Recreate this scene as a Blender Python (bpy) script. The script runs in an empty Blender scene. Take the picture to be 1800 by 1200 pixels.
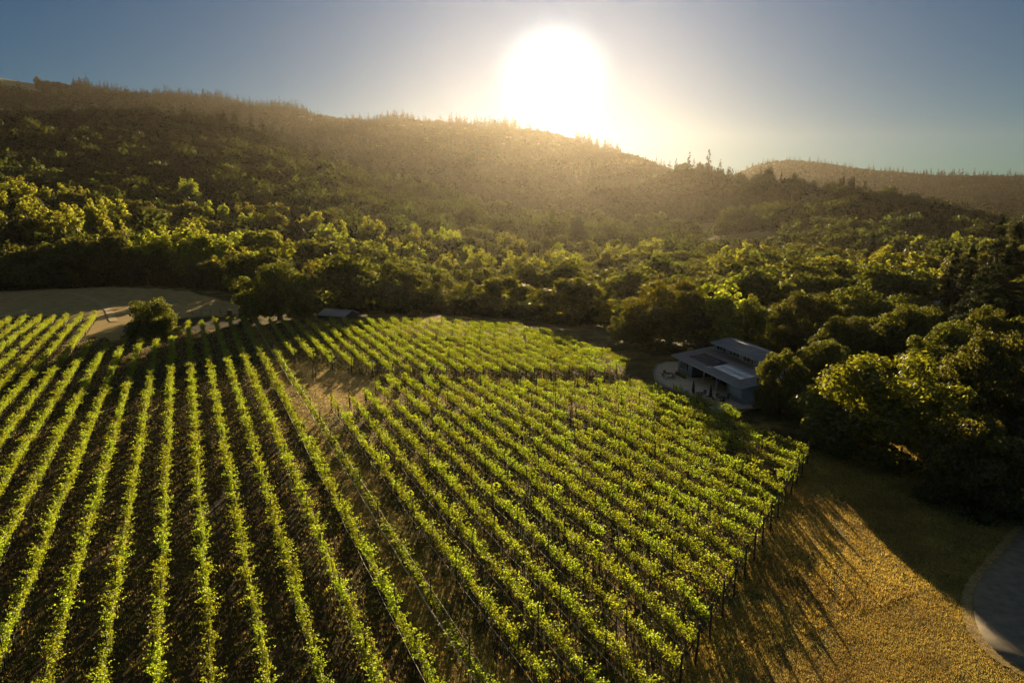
import bpy, bmesh, math, random
import numpy as np
from mathutils import Vector, Matrix

# ------------------------------------------------------------------ camera, sky, sun, exposure
SC = bpy.context.scene
COL = SC.collection
F = 1200.0                       # focal length in pixels of the 1800 px wide photograph
H = 28.0                         # height of the drone above the vineyard
PITCH = math.atan((600 - 353) / F)
cam_d = bpy.data.cameras.new('camera')
cam_d.sensor_width = 36.0
cam_d.lens = 36.0 * F / 1800.0
cam_d.clip_start = 0.5
cam_d.clip_end = 30000
cam = bpy.data.objects.new('camera', cam_d)
COL.objects.link(cam)
cam.location = (0, 0, H)
cam.rotation_euler = (math.radians(90) - PITCH, 0, 0)
SC.camera = cam

SUN_AZ = math.radians(3.3)       # clockwise from +Y
SUN_EL = math.radians(9.4)
SUN_DIR = Vector((math.sin(SUN_AZ) * math.cos(SUN_EL), math.cos(SUN_AZ) * math.cos(SUN_EL), math.sin(SUN_EL)))
SUN_STRENGTH = 5.0
SKY_STRENGTH = 0.05
EXPOSURE = 1.2
UPPER_SKY_FILL = (22.0, 3.9, 1.7)  # added fill: multiplies the sky above the view to lift the shade
SKY_TINT = (0.07, 0.23, 0.31)
HAZE_COLOR = (0.90, 0.81, 0.68)
SKY_SAT = 1.0
SKY_GAMMA = 1.0
AUR_IN = 1.2
AUR_OUT = 0.13
HAZE_DENSITY = 0.0000205
HAZE_G = 0.76

sun_d = bpy.data.lights.new('sun', 'SUN')
sun_d.energy = SUN_STRENGTH
sun_d.angle = math.radians(0.5)
sun_d.color = (1.0, 0.77, 0.44)
sun = bpy.data.objects.new('sun', sun_d)
COL.objects.link(sun)
sun.rotation_euler = SUN_DIR.to_track_quat('Z', 'Y').to_euler()
sun.location = (0, 0, 60)

world = bpy.data.worlds.new('World')
SC.world = world
world.use_nodes = True
wt = world.node_tree
for n in list(wt.nodes):
    wt.nodes.remove(n)
w_out = wt.nodes.new('ShaderNodeOutputWorld')
w_bg = wt.nodes.new('ShaderNodeBackground')
w_bg.inputs['Strength'].default_value = SKY_STRENGTH
w_sky = wt.nodes.new('ShaderNodeTexSky')
w_sky.sky_type = 'NISHITA'
w_sky.sun_disc = False
w_sky.sun_elevation = SUN_EL
w_sky.sun_rotation = SUN_AZ
w_sky.altitude = 100
w_sky.air_density = 1.0
w_sky.dust_density = 0.0
w_sky.ozone_density = 3.0


w_tc = wt.nodes.new('ShaderNodeTexCoord')


def wmath(op, a, b=None):
    n = wt.nodes.new('ShaderNodeMath')
    n.operation = op
    for i, v in enumerate((a, b)):
        if v is None:
            continue
        if isinstance(v, (int, float)):
            n.inputs[i].default_value = v
        else:
            wt.links.new(v, n.inputs[i])
    return n.outputs[0]


w_dot = wt.nodes.new('ShaderNodeVectorMath')
w_dot.operation = 'DOT_PRODUCT'
wt.links.new(w_tc.outputs['Generated'], w_dot.inputs[0])
w_dot.inputs[1].default_value = SUN_DIR
w_ang = wmath('MULTIPLY', wmath('ARCCOSINE', wmath('MINIMUM', w_dot.outputs['Value'], 0.999999)), 57.29578)


def aureole(strength, width, power, colour):
    """A ring-free glow of the air round the sun: strength * exp(-(angle / width) ** power)."""
    e = wmath('EXPONENT', wmath('MULTIPLY', wmath('POWER', wmath('DIVIDE', w_ang, width), power), -1.0))
    m = wt.nodes.new('ShaderNodeVectorMath')
    m.operation = 'SCALE'
    m.inputs[0].default_value = colour
    wt.links.new(wmath('MULTIPLY', e, strength / SKY_STRENGTH), m.inputs['Scale'])
    return m.outputs[0]


def wadd(a, b):
    m = wt.nodes.new('ShaderNodeVectorMath')
    m.operation = 'ADD'
    wt.links.new(a, m.inputs[0])
    wt.links.new(b, m.inputs[1])
    return m.outputs[0]


w_hsv = wt.nodes.new('ShaderNodeHueSaturation')
w_hsv.inputs['Saturation'].default_value = SKY_SAT
wt.links.new(w_sky.outputs['Color'], w_hsv.inputs['Color'])
w_gam = wt.nodes.new('ShaderNodeGamma')
w_gam.inputs['Gamma'].default_value = SKY_GAMMA
wt.links.new(w_hsv.outputs['Color'], w_gam.inputs['Color'])
w_tint = wt.nodes.new('ShaderNodeVectorMath')
w_tint.operation = 'MULTIPLY'
wt.links.new(w_gam.outputs['Color'], w_tint.inputs[0])
w_tint.inputs[1].default_value = SKY_TINT
w_sep = wt.nodes.new('ShaderNodeSeparateXYZ')
wt.links.new(w_tc.outputs['Generated'], w_sep.inputs[0])
w_up = wt.nodes.new('ShaderNodeMapRange')          # upper sky, out of view, brightened as added fill for shaded surfaces
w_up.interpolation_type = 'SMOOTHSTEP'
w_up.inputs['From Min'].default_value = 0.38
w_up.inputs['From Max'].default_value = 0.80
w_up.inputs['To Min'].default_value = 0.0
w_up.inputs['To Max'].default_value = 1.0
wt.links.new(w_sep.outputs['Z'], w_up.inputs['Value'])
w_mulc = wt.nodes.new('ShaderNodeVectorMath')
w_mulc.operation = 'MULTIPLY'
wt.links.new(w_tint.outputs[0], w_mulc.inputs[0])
w_mulc.inputs[1].default_value = UPPER_SKY_FILL
w_fill = wt.nodes.new('ShaderNodeMix')
w_fill.data_type = 'RGBA'
wt.links.new(w_up.outputs[0], w_fill.inputs[0])
wt.links.new(w_tint.outputs[0], w_fill.inputs[6])
wt.links.new(w_mulc.outputs[0], w_fill.inputs[7])
sky_col = wadd(w_fill.outputs[2], aureole(AUR_IN, 2.4, 2.0, (1.0, 0.95, 0.82)))
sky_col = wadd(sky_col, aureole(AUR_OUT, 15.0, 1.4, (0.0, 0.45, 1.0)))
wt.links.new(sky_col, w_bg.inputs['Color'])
wt.links.new(w_bg.outputs[0], w_out.inputs['Surface'])

SC.view_settings.view_transform = 'Standard'
SC.view_settings.look = 'None'
SC.view_settings.exposure = EXPOSURE
SC.view_settings.gamma = 1.0
SC.render.engine = 'CYCLES'
cy = SC.cycles
cy.use_denoising = True
try:
    cy.denoiser = 'OPENIMAGEDENOISE'
except Exception:
    pass
cy.max_bounces = 5
cy.diffuse_bounces = 2
cy.glossy_bounces = 2
cy.transmission_bounces = 3
cy.volume_bounces = 0
cy.transparent_max_bounces = 4
cy.caustics_reflective = False
cy.caustics_refractive = False
cy.sample_clamp_indirect = 6.0

rng = np.random.default_rng(7)
R = random.Random(11)
S = 28.0 / 22.0
RA = math.radians(25.5)          # the vine rows run 25.5 degrees left of straight ahead
RD = (-math.sin(RA), math.cos(RA))
RE = (math.cos(RA), math.sin(RA))


# ------------------------------------------------------------------ helpers
def cam_ray(px, py):
    """Horizontal x, forward y and rise z of the view ray through a photograph pixel."""
    x = (px - 900) / F
    y = (600 - py) / F
    return x, math.cos(PITCH) + y * math.sin(PITCH), -math.sin(PITCH) + y * math.cos(PITCH)


def on_plane(px, py, z=0.0):
    x, fy, uz = cam_ray(px, py)
    t = (z - H) / uz
    return x * t, fy * t


def along(px, r):
    """Point at horizontal range r in the direction of column px (taken at the horizon)."""
    az = math.atan((px - 900) / 1225.1)
    return r * math.sin(az), r * math.cos(az)


def rise(px, py):
    x, fy, uz = cam_ray(px, py)
    return uz / math.hypot(x, fy)


def project(X, Y, Z):
    z = Z - H
    fy = Y * math.cos(PITCH) - z * math.sin(PITCH)
    u = Y * math.sin(PITCH) + z * math.cos(PITCH)
    return 900 + F * X / fy, 600 - F * u / fy, fy


def row_point(u, s):
    return u * RE[0] + s * RD[0], u * RE[1] + s * RD[1]


def tag(o, label=None, cat=None, group=None, kind=None):
    if label:
        o['label'] = label
    if cat:
        o['category'] = cat
    if group:
        o['group'] = group
    if kind:
        o['kind'] = kind
    return o


def link(o, parent=None):
    COL.objects.link(o)
    if parent is not None:
        o.parent = parent
    return o


def empty(name, loc, rz=0.0):
    o = bpy.data.objects.new(name, None)
    o.empty_display_size = 0.3
    o.location = loc
    o.rotation_euler = (0, 0, rz)
    return link(o)


def np_mesh(name, verts, faces, mats, mat_idx=None, smooth=False, tint=None):
    """Mesh from arrays: faces is a list of index arrays of one width each (n x 3 and / or n x 4)."""
    me = bpy.data.meshes.new(name)
    verts = np.asarray(verts, dtype=np.float32)
    faces = [np.asarray(f, dtype=np.int32) for f in faces if len(f)]
    me.vertices.add(len(verts))
    me.vertices.foreach_set('co', verts.ravel())
    nl = sum(f.size for f in faces)
    nf = sum(len(f) for f in faces)
    me.loops.add(nl)
    me.loops.foreach_set('vertex_index', np.concatenate([f.ravel() for f in faces]))
    me.polygons.add(nf)
    totals = np.concatenate([np.full(len(f), f.shape[1], dtype=np.int32) for f in faces])
    starts = np.concatenate([[0], np.cumsum(totals)[:-1]]).astype(np.int32)
    me.polygons.foreach_set('loop_start', starts)
    if mat_idx is not None:
        me.polygons.foreach_set('material_index', np.asarray(mat_idx, dtype=np.int32))
    if smooth:
        me.polygons.foreach_set('use_smooth', np.ones(nf, dtype=bool))
    for m in mats:
        me.materials.append(m)
    if tint is not None:
        at = me.attributes.new('tint', 'FLOAT', 'POINT')
        at.data.foreach_set('value', np.asarray(tint, dtype=np.float32))
    me.update(calc_edges=True)
    me.validate()
    return me


def np_obj(name, me, parent=None):
    return link(bpy.data.objects.new(name, me), parent)


class MB:
    """Collects boxes, prisms, tubes and sheets and links them as one mesh object."""

    def __init__(self):
        self.v, self.q, self.t, self.n = [], [], [], 0

    def add(self, verts, faces):
        for f in faces:
            (self.q if len(f) == 4 else self.t).append([i + self.n for i in f])
        self.v.extend([tuple(p) for p in verts])
        self.n += len(verts)
        return self

    def box(self, x0, x1, y0, y1, z0, z1):
        p = [(x, y, z) for z in (z0, z1) for y in (y0, y1) for x in (x0, x1)]
        return self.add(p, [(0, 2, 3, 1), (4, 5, 7, 6), (0, 1, 5, 4), (2, 6, 7, 3), (0, 4, 6, 2), (1, 3, 7, 5)])

    def slab(self, a, b, c, d, thick):
        """Solid plate: four top corners (counter-clockwise seen from above), thickness downwards."""
        top = [Vector(p) for p in (a, b, c, d)]
        bot = [p - Vector((0, 0, thick)) for p in top]
        return self.add(top + bot, [(0, 1, 2, 3), (7, 6, 5, 4), (0, 4, 5, 1), (1, 5, 6, 2), (2, 6, 7, 3), (3, 7, 4, 0)])

    def tube(self, pts, radii, sides=6, cap=True):
        pts = [Vector(p) for p in pts]
        n = len(pts)
        ring = []
        for i, p in enumerate(pts):
            d = (pts[min(i + 1, n - 1)] - pts[max(i - 1, 0)]).normalized()
            a = d.orthogonal().normalized()
            if abs(d.z) < 0.95:
                a = d.cross(Vector((0, 0, 1))).normalized()
            b = d.cross(a)
            r = radii[i] if hasattr(radii, '__len__') else radii
            ring.append([p + (a * math.cos(k * 2 * math.pi / sides) + b * math.sin(k * 2 * math.pi / sides)) * r for k in range(sides)])
        vs = [q for rg in ring for q in rg]
        fs = []
        for i in range(n - 1):
            for k in range(sides):
                k2 = (k + 1) % sides
                fs.append((i * sides + k, i * sides + k2, (i + 1) * sides + k2, (i + 1) * sides + k))
        if cap:
            vs += [pts[0], pts[-1]]
            m = n * sides
            for k in range(sides):
                k2 = (k + 1) % sides
                fs.append((m, k2, k))
                fs.append((m + 1, (n - 1) * sides + k, (n - 1) * sides + k2))
        return self.add(vs, fs)

    def prism(self, outline, z0, z1):
        """Closed upright prism over a polygon (counter-clockwise), fan from its centre."""
        n = len(outline)
        cx = sum(p[0] for p in outline) / n
        cy_ = sum(p[1] for p in outline) / n
        vs = [(x, y, z0) for x, y in outline] + [(x, y, z1) for x, y in outline] + [(cx, cy_, z1), (cx, cy_, z0)]
        fs = []
        for i in range(n):
            j = (i + 1) % n
            fs.append((i, j, n + j, n + i))
            fs.append((2 * n, n + i, n + j))
            fs.append((2 * n + 1, j, i))
        return self.add(vs, fs)

    def arrays(self):
        f = []
        if self.q:
            f.append(np.array(self.q))
        if self.t:
            f.append(np.array(self.t))
        return np.array([tuple(p) for p in self.v], dtype=np.float32), f

    def mesh(self, name, mat, smooth=False):
        v, f = self.arrays()
        return np_mesh(name, v, f, [mat], smooth=smooth)

    def build(self, name, mat, parent=None, smooth=False):
        return np_obj(name, self.mesh(name, mat, smooth), parent)


ORD = ['zeroth', 'first', 'second', 'third', 'fourth', 'fifth', 'sixth', 'seventh', 'eighth', 'ninth', 'tenth', 'eleventh', 'twelfth',
       'thirteenth', 'fourteenth', 'fifteenth', 'sixteenth', 'seventeenth', 'eighteenth', 'nineteenth', 'twentieth', 'twenty-first',
       'twenty-second', 'twenty-third', 'twenty-fourth', 'twenty-fifth', 'twenty-sixth', 'twenty-seventh', 'twenty-eighth',
       'twenty-ninth', 'thirtieth', 'thirty-first', 'thirty-second', 'thirty-third', 'thirty-fourth', 'thirty-fifth', 'thirty-sixth',
       'thirty-seventh', 'thirty-eighth', 'thirty-ninth', 'fortieth', 'forty-first', 'forty-second', 'forty-third', 'forty-fourth',
       'forty-fifth', 'forty-sixth', 'forty-seventh', 'forty-eighth', 'forty-ninth', 'fiftieth']


# ------------------------------------------------------------------ materials
def new_mat(name):
    m = bpy.data.materials.new(name)
    m.use_nodes = True
    nt = m.node_tree
    for n in list(nt.nodes):
        nt.nodes.remove(n)
    out = nt.nodes.new('ShaderNodeOutputMaterial')
    return m, nt, out


def leaf_mat(name, front, through, vary=0.35, hue=0.03, trans=0.5, gloss=0.05, attr=False):
    """Leaves: some light scattered back, some let through, a faint sheen; tint differs from plant to plant."""
    m, nt, out = new_mat(name)
    L = nt.links
    if attr:
        rnd_n = nt.nodes.new('ShaderNodeAttribute')
        rnd_n.attribute_name = 'tint'
        rnd = rnd_n.outputs['Fac']
    else:
        rnd_n = nt.nodes.new('ShaderNodeObjectInfo')
        rnd = rnd_n.outputs['Random']
    geo = nt.nodes.new('ShaderNodeNewGeometry')
    noise = nt.nodes.new('ShaderNodeTexNoise')
    noise.inputs['Scale'].default_value = 0.9
    noise.inputs['Detail'].default_value = 2
    L.new(geo.outputs['Position'], noise.inputs['Vector'])
    isl = geo.outputs['Random Per Island']

    def mr(src, a, b):
        n = nt.nodes.new('ShaderNodeMapRange')
        n.inputs['To Min'].default_value = a
        n.inputs['To Max'].default_value = b
        L.new(src, n.inputs['Value'])
        return n.outputs[0]

    def mul(a, b):
        n = nt.nodes.new('ShaderNodeMath')
        n.operation = 'MULTIPLY'
        L.new(a, n.inputs[0])
        L.new(b, n.inputs[1])
        return n.outputs[0]

    val = mul(mul(mr(rnd, 1 - vary, 1 + vary), mr(noise.outputs['Fac'], 0.75, 1.25)), mr(isl, 0.5, 1.4))
    cols = []
    for c in (front, through):
        h = nt.nodes.new('ShaderNodeHueSaturation')
        h.inputs['Color'].default_value = (*c, 1)
        L.new(val, h.inputs['Value'])
        L.new(mr(rnd, 0.5 - hue, 0.5 + hue), h.inputs['Hue'])
        cols.append(h.outputs['Color'])
    d = nt.nodes.new('ShaderNodeBsdfDiffuse')
    t = nt.nodes.new('ShaderNodeBsdfTranslucent')
    L.new(cols[0], d.inputs['Color'])
    L.new(cols[1], t.inputs['Color'])
    mix = nt.nodes.new('ShaderNodeMixShader')
    mix.inputs[0].default_value = trans
    L.new(d.outputs[0], mix.inputs[1])
    L.new(t.outputs[0], mix.inputs[2])
    g = nt.nodes.new('ShaderNodeBsdfGlossy')
    g.inputs['Roughness'].default_value = 0.45
    mix2 = nt.nodes.new('ShaderNodeMixShader')
    mix2.inputs[0].default_value = gloss
    L.new(mix.outputs[0], mix2.inputs[1])
    L.new(g.outputs[0], mix2.inputs[2])
    L.new(mix2.outputs[0], out.inputs['Surface'])
    return m


def plain(name, col, rough=0.7, metal=0.0, noise=0.15, scale=3.0, spec=0.5, bump=0.0):
    m, nt, out = new_mat(name)
    b = nt.nodes.new('ShaderNodeBsdfPrincipled')
    b.inputs['Roughness'].default_value = rough
    b.inputs['Metallic'].default_value = metal
    b.inputs['Specular IOR Level'].default_value = spec
    geo = nt.nodes.new('ShaderNodeNewGeometry')
    n = nt.nodes.new('ShaderNodeTexNoise')
    n.inputs['Scale'].default_value = scale
    n.inputs['Detail'].default_value = 4
    nt.links.new(geo.outputs['Position'], n.inputs['Vector'])
    mr = nt.nodes.new('ShaderNodeMapRange')
    mr.inputs['From Min'].default_value = 0.3
    mr.inputs['From Max'].default_value = 0.7
    mr.inputs['To Min'].default_value = 1 - noise
    mr.inputs['To Max'].default_value = 1 + noise
    nt.links.new(n.outputs['Fac'], mr.inputs['Value'])
    h = nt.nodes.new('ShaderNodeHueSaturation')
    h.inputs['Color'].default_value = (*col, 1)
    nt.links.new(mr.outputs[0], h.inputs['Value'])
    nt.links.new(h.outputs['Color'], b.inputs['Base Color'])
    if bump:
        bp = nt.nodes.new('ShaderNodeBump')
        bp.inputs['Strength'].default_value = bump
        bp.inputs['Distance'].default_value = 0.05
        nt.links.new(n.outputs['Fac'], bp.inputs['Height'])
        nt.links.new(bp.outputs[0], b.inputs['Normal'])
    nt.links.new(b.outputs[0], out.inputs['Surface'])
    return m


def ground_mat():
    """Dry grass over earth: straw, green regrowth and bare soil in patches of several sizes."""
    m, nt, out = new_mat('dry_grass_ground')
    L = nt.links
    geo = nt.nodes.new('ShaderNodeNewGeometry')

    def noise(scale, detail=5, rough=0.6, vec=None):
        n = nt.nodes.new('ShaderNodeTexNoise')
        n.inputs['Scale'].default_value = scale
        n.inputs['Detail'].default_value = detail
        n.inputs['Roughness'].default_value = rough
        L.new(vec or geo.outputs['Position'], n.inputs['Vector'])
        return n.outputs['Fac']

    def ramp(src, stops):
        r = nt.nodes.new('ShaderNodeValToRGB')
        e = r.color_ramp.elements
        e[0].position, e[0].color = stops[0][0], (*stops[0][1], 1)
        e[1].position, e[1].color = stops[-1][0], (*stops[-1][1], 1)
        for p, c in stops[1:-1]:
            x = e.new(p)
            x.color = (*c, 1)
        L.new(src, r.inputs[0])
        return r.outputs[0]

    def mix(fac, a, b):
        n = nt.nodes.new('ShaderNodeMix')
        n.data_type = 'RGBA'
        L.new(fac, n.inputs[0])
        for s, i in ((a, 6), (b, 7)):
            if isinstance(s, tuple):
                n.inputs[i].default_value = (*s, 1)
            else:
                L.new(s, n.inputs[i])
        return n.outputs[2]

    def step(src, a, b):
        n = nt.nodes.new('ShaderNodeMapRange')
        n.inputs['From Min'].default_value = a
        n.inputs['From Max'].default_value = b
        L.new(src, n.inputs['Value'])
        return n.outputs[0]

    fine = noise(2.2, 6, 0.7)
    straw = ramp(fine, [(0.3, (0.11, 0.075, 0.022)), (0.48, (0.28, 0.20, 0.055)), (0.7, (0.44, 0.32, 0.10))])
    green = ramp(fine, [(0.3, (0.035, 0.04, 0.012)), (0.7, (0.13, 0.13, 0.035))])
    soil = ramp(noise(5.0), [(0.3, (0.035, 0.025, 0.015)), (0.7, (0.10, 0.072, 0.042))])
    att = nt.nodes.new('ShaderNodeAttribute')
    att.attribute_name = 'straw'
    dry = att.outputs['Fac']

    def shifted(src, k):
        n = nt.nodes.new('ShaderNodeMath')
        n.operation = 'MULTIPLY_ADD'
        L.new(dry, n.inputs[0])
        n.inputs[1].default_value = k
        L.new(src, n.inputs[2])
        return n.outputs[0]
    c = mix(step(shifted(noise(0.16, 4), -0.35), 0.22, 0.42), straw, green)
    c = mix(step(shifted(noise(0.55, 5), -0.30), 0.36, 0.52), c, soil)
    mown = ramp(noise(0.35, 6, 0.7), [(0.3, (0.36, 0.25, 0.09)), (0.7, (0.62, 0.45, 0.18))])
    c = mix(step(dry, 0.84, 1.0), c, mown)
    b = nt.nodes.new('ShaderNodeBsdfPrincipled')
    b.inputs['Roughness'].default_value = 0.95
    b.inputs['Specular IOR Level'].default_value = 0.1
    L.new(c, b.inputs['Base Color'])
    bp = nt.nodes.new('ShaderNodeBump')
    bp.inputs['Strength'].default_value = 0.9
    bp.inputs['Distance'].default_value = 0.22
    L.new(noise(3.0, 6, 0.75), bp.inputs['Height'])
    L.new(bp.outputs[0], b.inputs['Normal'])
    L.new(b.outputs[0], out.inputs['Surface'])
    return m


M = {}
M['ground'] = ground_mat()
M['vine_leaf'] = leaf_mat('vine_leaf', (0.085, 0.12, 0.018), (0.52, 0.60, 0.030), 0.18, 0.015, 0.58, 0.04)
M['oak_leaf'] = leaf_mat('oak_leaf', (0.054, 0.066, 0.018), (0.30, 0.30, 0.028), 0.22, 0.015, 0.38, 0.03)
M['bay_leaf'] = leaf_mat('bay_leaf', (0.055, 0.068, 0.016), (0.46, 0.44, 0.022), 0.2, 0.015, 0.38, 0.04)
M['cotton_leaf'] = leaf_mat('cottonwood_leaf', (0.10, 0.12, 0.025), (0.58, 0.58, 0.045), 0.25, 0.02, 0.55, 0.04)
M['needle'] = leaf_mat('conifer_needle', (0.030, 0.042, 0.016), (0.05, 0.065, 0.015), 0.25, 0.02, 0.3, 0.03)
M['wood_leaf'] = leaf_mat('woodland_leaf', (0.038, 0.047, 0.015), (0.11, 0.125, 0.018), 0.62, 0.03, 0.45, 0.02, attr=True)
M['far_needle'] = leaf_mat('far_conifer_needle', (0.020, 0.027, 0.014), (0.02, 0.024, 0.010), 0.25, 0.02, 0.15, 0.0, attr=True)
M['far_leaf'] = leaf_mat('far_woodland_leaf', (0.024, 0.029, 0.012), (0.036, 0.040, 0.010), 0.65, 0.03, 0.25, 0.0, attr=True)
M['straw'] = leaf_mat('dry_grass_blade', (0.66, 0.48, 0.13), (0.78, 0.56, 0.14), 0.45, 0.015, 0.45, 0.02, attr=True)
M['bark'] = plain('bark', (0.085, 0.062, 0.045), 0.9, noise=0.35, scale=6, bump=0.5)
M['vine_wood'] = plain('vine_wood', (0.10, 0.07, 0.045), 0.9, noise=0.3, scale=9)
M['post'] = plain('weathered_post', (0.075, 0.055, 0.04), 0.85, noise=0.3, scale=5)
M['steel'] = plain('dull_steel', (0.30, 0.28, 0.25), 0.5, 0.6, noise=0.15)
M['hose'] = plain('pale_hose', (0.55, 0.48, 0.38), 0.6, noise=0.1)
M['pale_hose'] = plain('bright_hose', (0.75, 0.66, 0.52), 0.6, noise=0.08)
M['asphalt'] = plain('asphalt', (0.27, 0.22, 0.15), 0.9, noise=0.25, scale=1.4, bump=0.2)
M['verge'] = plain('verge_gravel', (0.40, 0.29, 0.13), 0.95, noise=0.35, scale=2.5, bump=0.4)
M['track'] = plain('track_earth', (0.52, 0.38, 0.16), 0.95, noise=0.25, scale=1.2, bump=0.3)
M['patio'] = plain('patio_gravel', (0.72, 0.58, 0.40), 0.95, noise=0.2, scale=2.5, bump=0.2)
M['kerb'] = plain('kerb_stone', (0.34, 0.31, 0.26), 0.9, noise=0.2, scale=4)
M['dark_kerb'] = plain('dark_retaining_timber', (0.08, 0.07, 0.06), 0.9, noise=0.3, scale=4)
M['siding'] = plain('blue_grey_siding', (0.28, 0.38, 0.40), 0.75, noise=0.12, scale=1.5)
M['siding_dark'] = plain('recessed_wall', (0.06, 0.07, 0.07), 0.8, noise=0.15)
M['roof_metal'] = plain('roof_metal', (0.46, 0.41, 0.41), 0.62, 0.1, noise=0.12, scale=0.8)
M['trim'] = plain('white_trim', (0.55, 0.56, 0.54), 0.6, noise=0.06)
M['glass'] = plain('window_glass', (0.02, 0.025, 0.028), 0.08, 0.0, noise=0.05, spec=0.9)
M['pale_blind'] = plain('pale_blind', (0.55, 0.60, 0.58), 0.5, noise=0.06)
M['panel'] = plain('solar_panel', (0.035, 0.036, 0.05), 0.16, 0.0, noise=0.15, scale=1.0, spec=1.0)
M['panel_painted_sheen'] = plain('solar_panel_painted_sheen', (0.80, 0.80, 0.84), 0.32, 0.9, noise=0.12, scale=1.5, spec=1.0)  # same kind of panel, sky reflection painted in as a pale metallic colour
M['panel_frame'] = plain('solar_frame', (0.03, 0.03, 0.032), 0.5, 0.4)
M['furniture'] = plain('dark_furniture', (0.085, 0.08, 0.075), 0.6, noise=0.15)
M['canvas'] = plain('navy_canvas', (0.06, 0.065, 0.075), 0.85, noise=0.2, scale=6)
M['shed_roof'] = plain('shed_roof', (0.48, 0.48, 0.50), 0.75, 0.0, noise=0.08, scale=0.7)
M['pale_roof'] = plain('pale_roof', (0.62, 0.62, 0.60), 0.5, 0.1, noise=0.06)
M['cream'] = plain('cream_wall', (0.45, 0.40, 0.30), 0.85, noise=0.1)
M['concrete'] = plain('pale_concrete', (0.62, 0.60, 0.55), 0.85, noise=0.1)

# ------------------------------------------------------------------ terrain
# For each column of the view: the ground's height at growing range, as plain heights ('z') or as the canopy line seen there less the trees on it.
COLS = {
    -500: [('z', 250, 0), ('z', 300, -1), (400, 380, 14), (550, 325, 14), (720, 268, 14), (850, 240, 14), (1050, 205, 16), (1250, 188, 16), (1450, 225, 16), (2600, 125, 4)],
    0: [('z', 262, 0), ('z', 300, -2), (400, 380, 14), (550, 325, 14), (720, 270, 14), (850, 243, 14), (1050, 208, 16), (1250, 189, 16), (1450, 225, 16), (2600, 130, 4)],
    100: [('z', 262, 0), ('z', 300, -2), (400, 388, 14), (550, 330, 14), (720, 275, 14), (850, 245, 14), (1050, 208, 16), (1250, 187, 16), (1450, 222, 16), (2600, 148, 4)],
    300: [('z', 258, 0), ('z', 300, -3), (400, 405, 14), (550, 340, 14), (750, 283, 14), (900, 252, 14), (1200, 191, 16), (1450, 225, 16), (2200, 192, 20), (2600, 160, 24)],
    450: [('z', 215, 0), ('z', 300, -5), (400, 432, 14), (550, 352, 14), (750, 278, 14), (950, 250, 14), (1150, 222, 14), (1500, 245, 16), (2100, 212, 20), (2500, 166, 24)],
    600: [('z', 168, 0), ('z', 215, -5), (300, 472, 14), (420, 424, 14), (600, 358, 14), (850, 302, 14), (1250, 285, 14), (2000, 258, 16), (2400, 195, 24)],
    800: [('z', 165, 0), ('z', 215, -6), (300, 490, 14), (420, 452, 14), (600, 404, 14), (850, 348, 14), (1350, 325, 14), (1950, 285, 16), (2300, 203, 22)],
    950: [('z', 155, 0), ('z', 200, -6), (300, 500, 14), (420, 462, 14), (600, 422, 14), (850, 374, 14), (1150, 357, 14), (1800, 325, 16), (2200, 214, 20)],
    1100: [('z', 140, 0), ('z', 185, -5), (300, 490, 14), (420, 462, 14), (600, 428, 14), (800, 402, 14), (1150, 358, 14), (1650, 325, 16), (2000, 256, 18)],
    1220: [('z', 128, 0), ('z', 175, -3), (300, 480, 14), (420, 456, 14), (600, 432, 14), (800, 410, 14), (1050, 376, 14), (1250, 335, 16), (1500, 279, 16)],
    1350: [('z', 128, 0), ('z', 175, -3), (300, 472, 14), (420, 456, 14), (550, 440, 14), (750, 415, 8), (880, 376, 14), (1080, 302, 16), (1500, 345, 16), (2500, 330, 16), (3000, 267, 18)],
    1500: [('z', 115, 0), ('z', 170, -3), (300, 476, 14), (420, 459, 14), (560, 438, 14), (740, 385, 14), (900, 324, 16), (1400, 360, 16), (2500, 340, 16), (3000, 289, 18)],
    1650: [('z', 100, 0), ('z', 170, -2), (300, 476, 14), (420, 456, 14), (560, 432, 14), (720, 390, 14), (860, 352, 16), (1300, 385, 16), (2200, 345, 18), (3000, 303, 18)],
    1800: [('z', 95, 0), ('z', 170, 0), (300, 462, 14), (420, 452, 14), (560, 430, 14), (740, 390, 16), (1200, 400, 16), (2200, 345, 18), (3000, 304, 18)],
    2300: [('z', 95, 0), ('z', 170, 0), (300, 462, 14), (600, 424, 14), (950, 395, 16), (1500, 375, 16), (2200, 330, 18), (3000, 306, 18)],
}
RG = np.concatenate([np.arange(0, 400, 5), np.arange(400, 1200, 12), np.arange(1200, 4201, 30)]).astype(float)
PXG = np.arange(-500, 2301, 20).astype(float)


def _profile(entries, px):
    r, z = [0.0], [0.0]
    for e in entries:
        if e[0] == 'z':
            r.append(e[1])
            z.append(e[2])
        else:
            r.append(e[0])
            z.append(H + e[0] * rise(min(max(px, -100), 1900), e[1]) - e[2])
    last = z[-1]
    r += [r[-1] + 500, 4200]
    z += [last * 0.75, last * 0.35]
    return np.interp(RG, r, z)


_keys = sorted(COLS)
_prof = np.array([_profile(COLS[k], k) for k in _keys])
TAB = np.array([[np.interp(p, _keys, _prof[:, j]) for j in range(len(RG))] for p in PXG])
# soften: across columns and along the range (the vineyard plane stays flat)
k5 = np.array([1, 2, 3, 2, 1]) / 9.0
for _ in range(2):
    TAB = np.apply_along_axis(lambda a: np.convolve(np.pad(a, 2, 'edge'), k5, 'valid'), 0, TAB)
TAB = np.apply_along_axis(lambda a: np.convolve(np.pad(a, 2, 'edge'), k5, 'valid'), 1, TAB)


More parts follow.
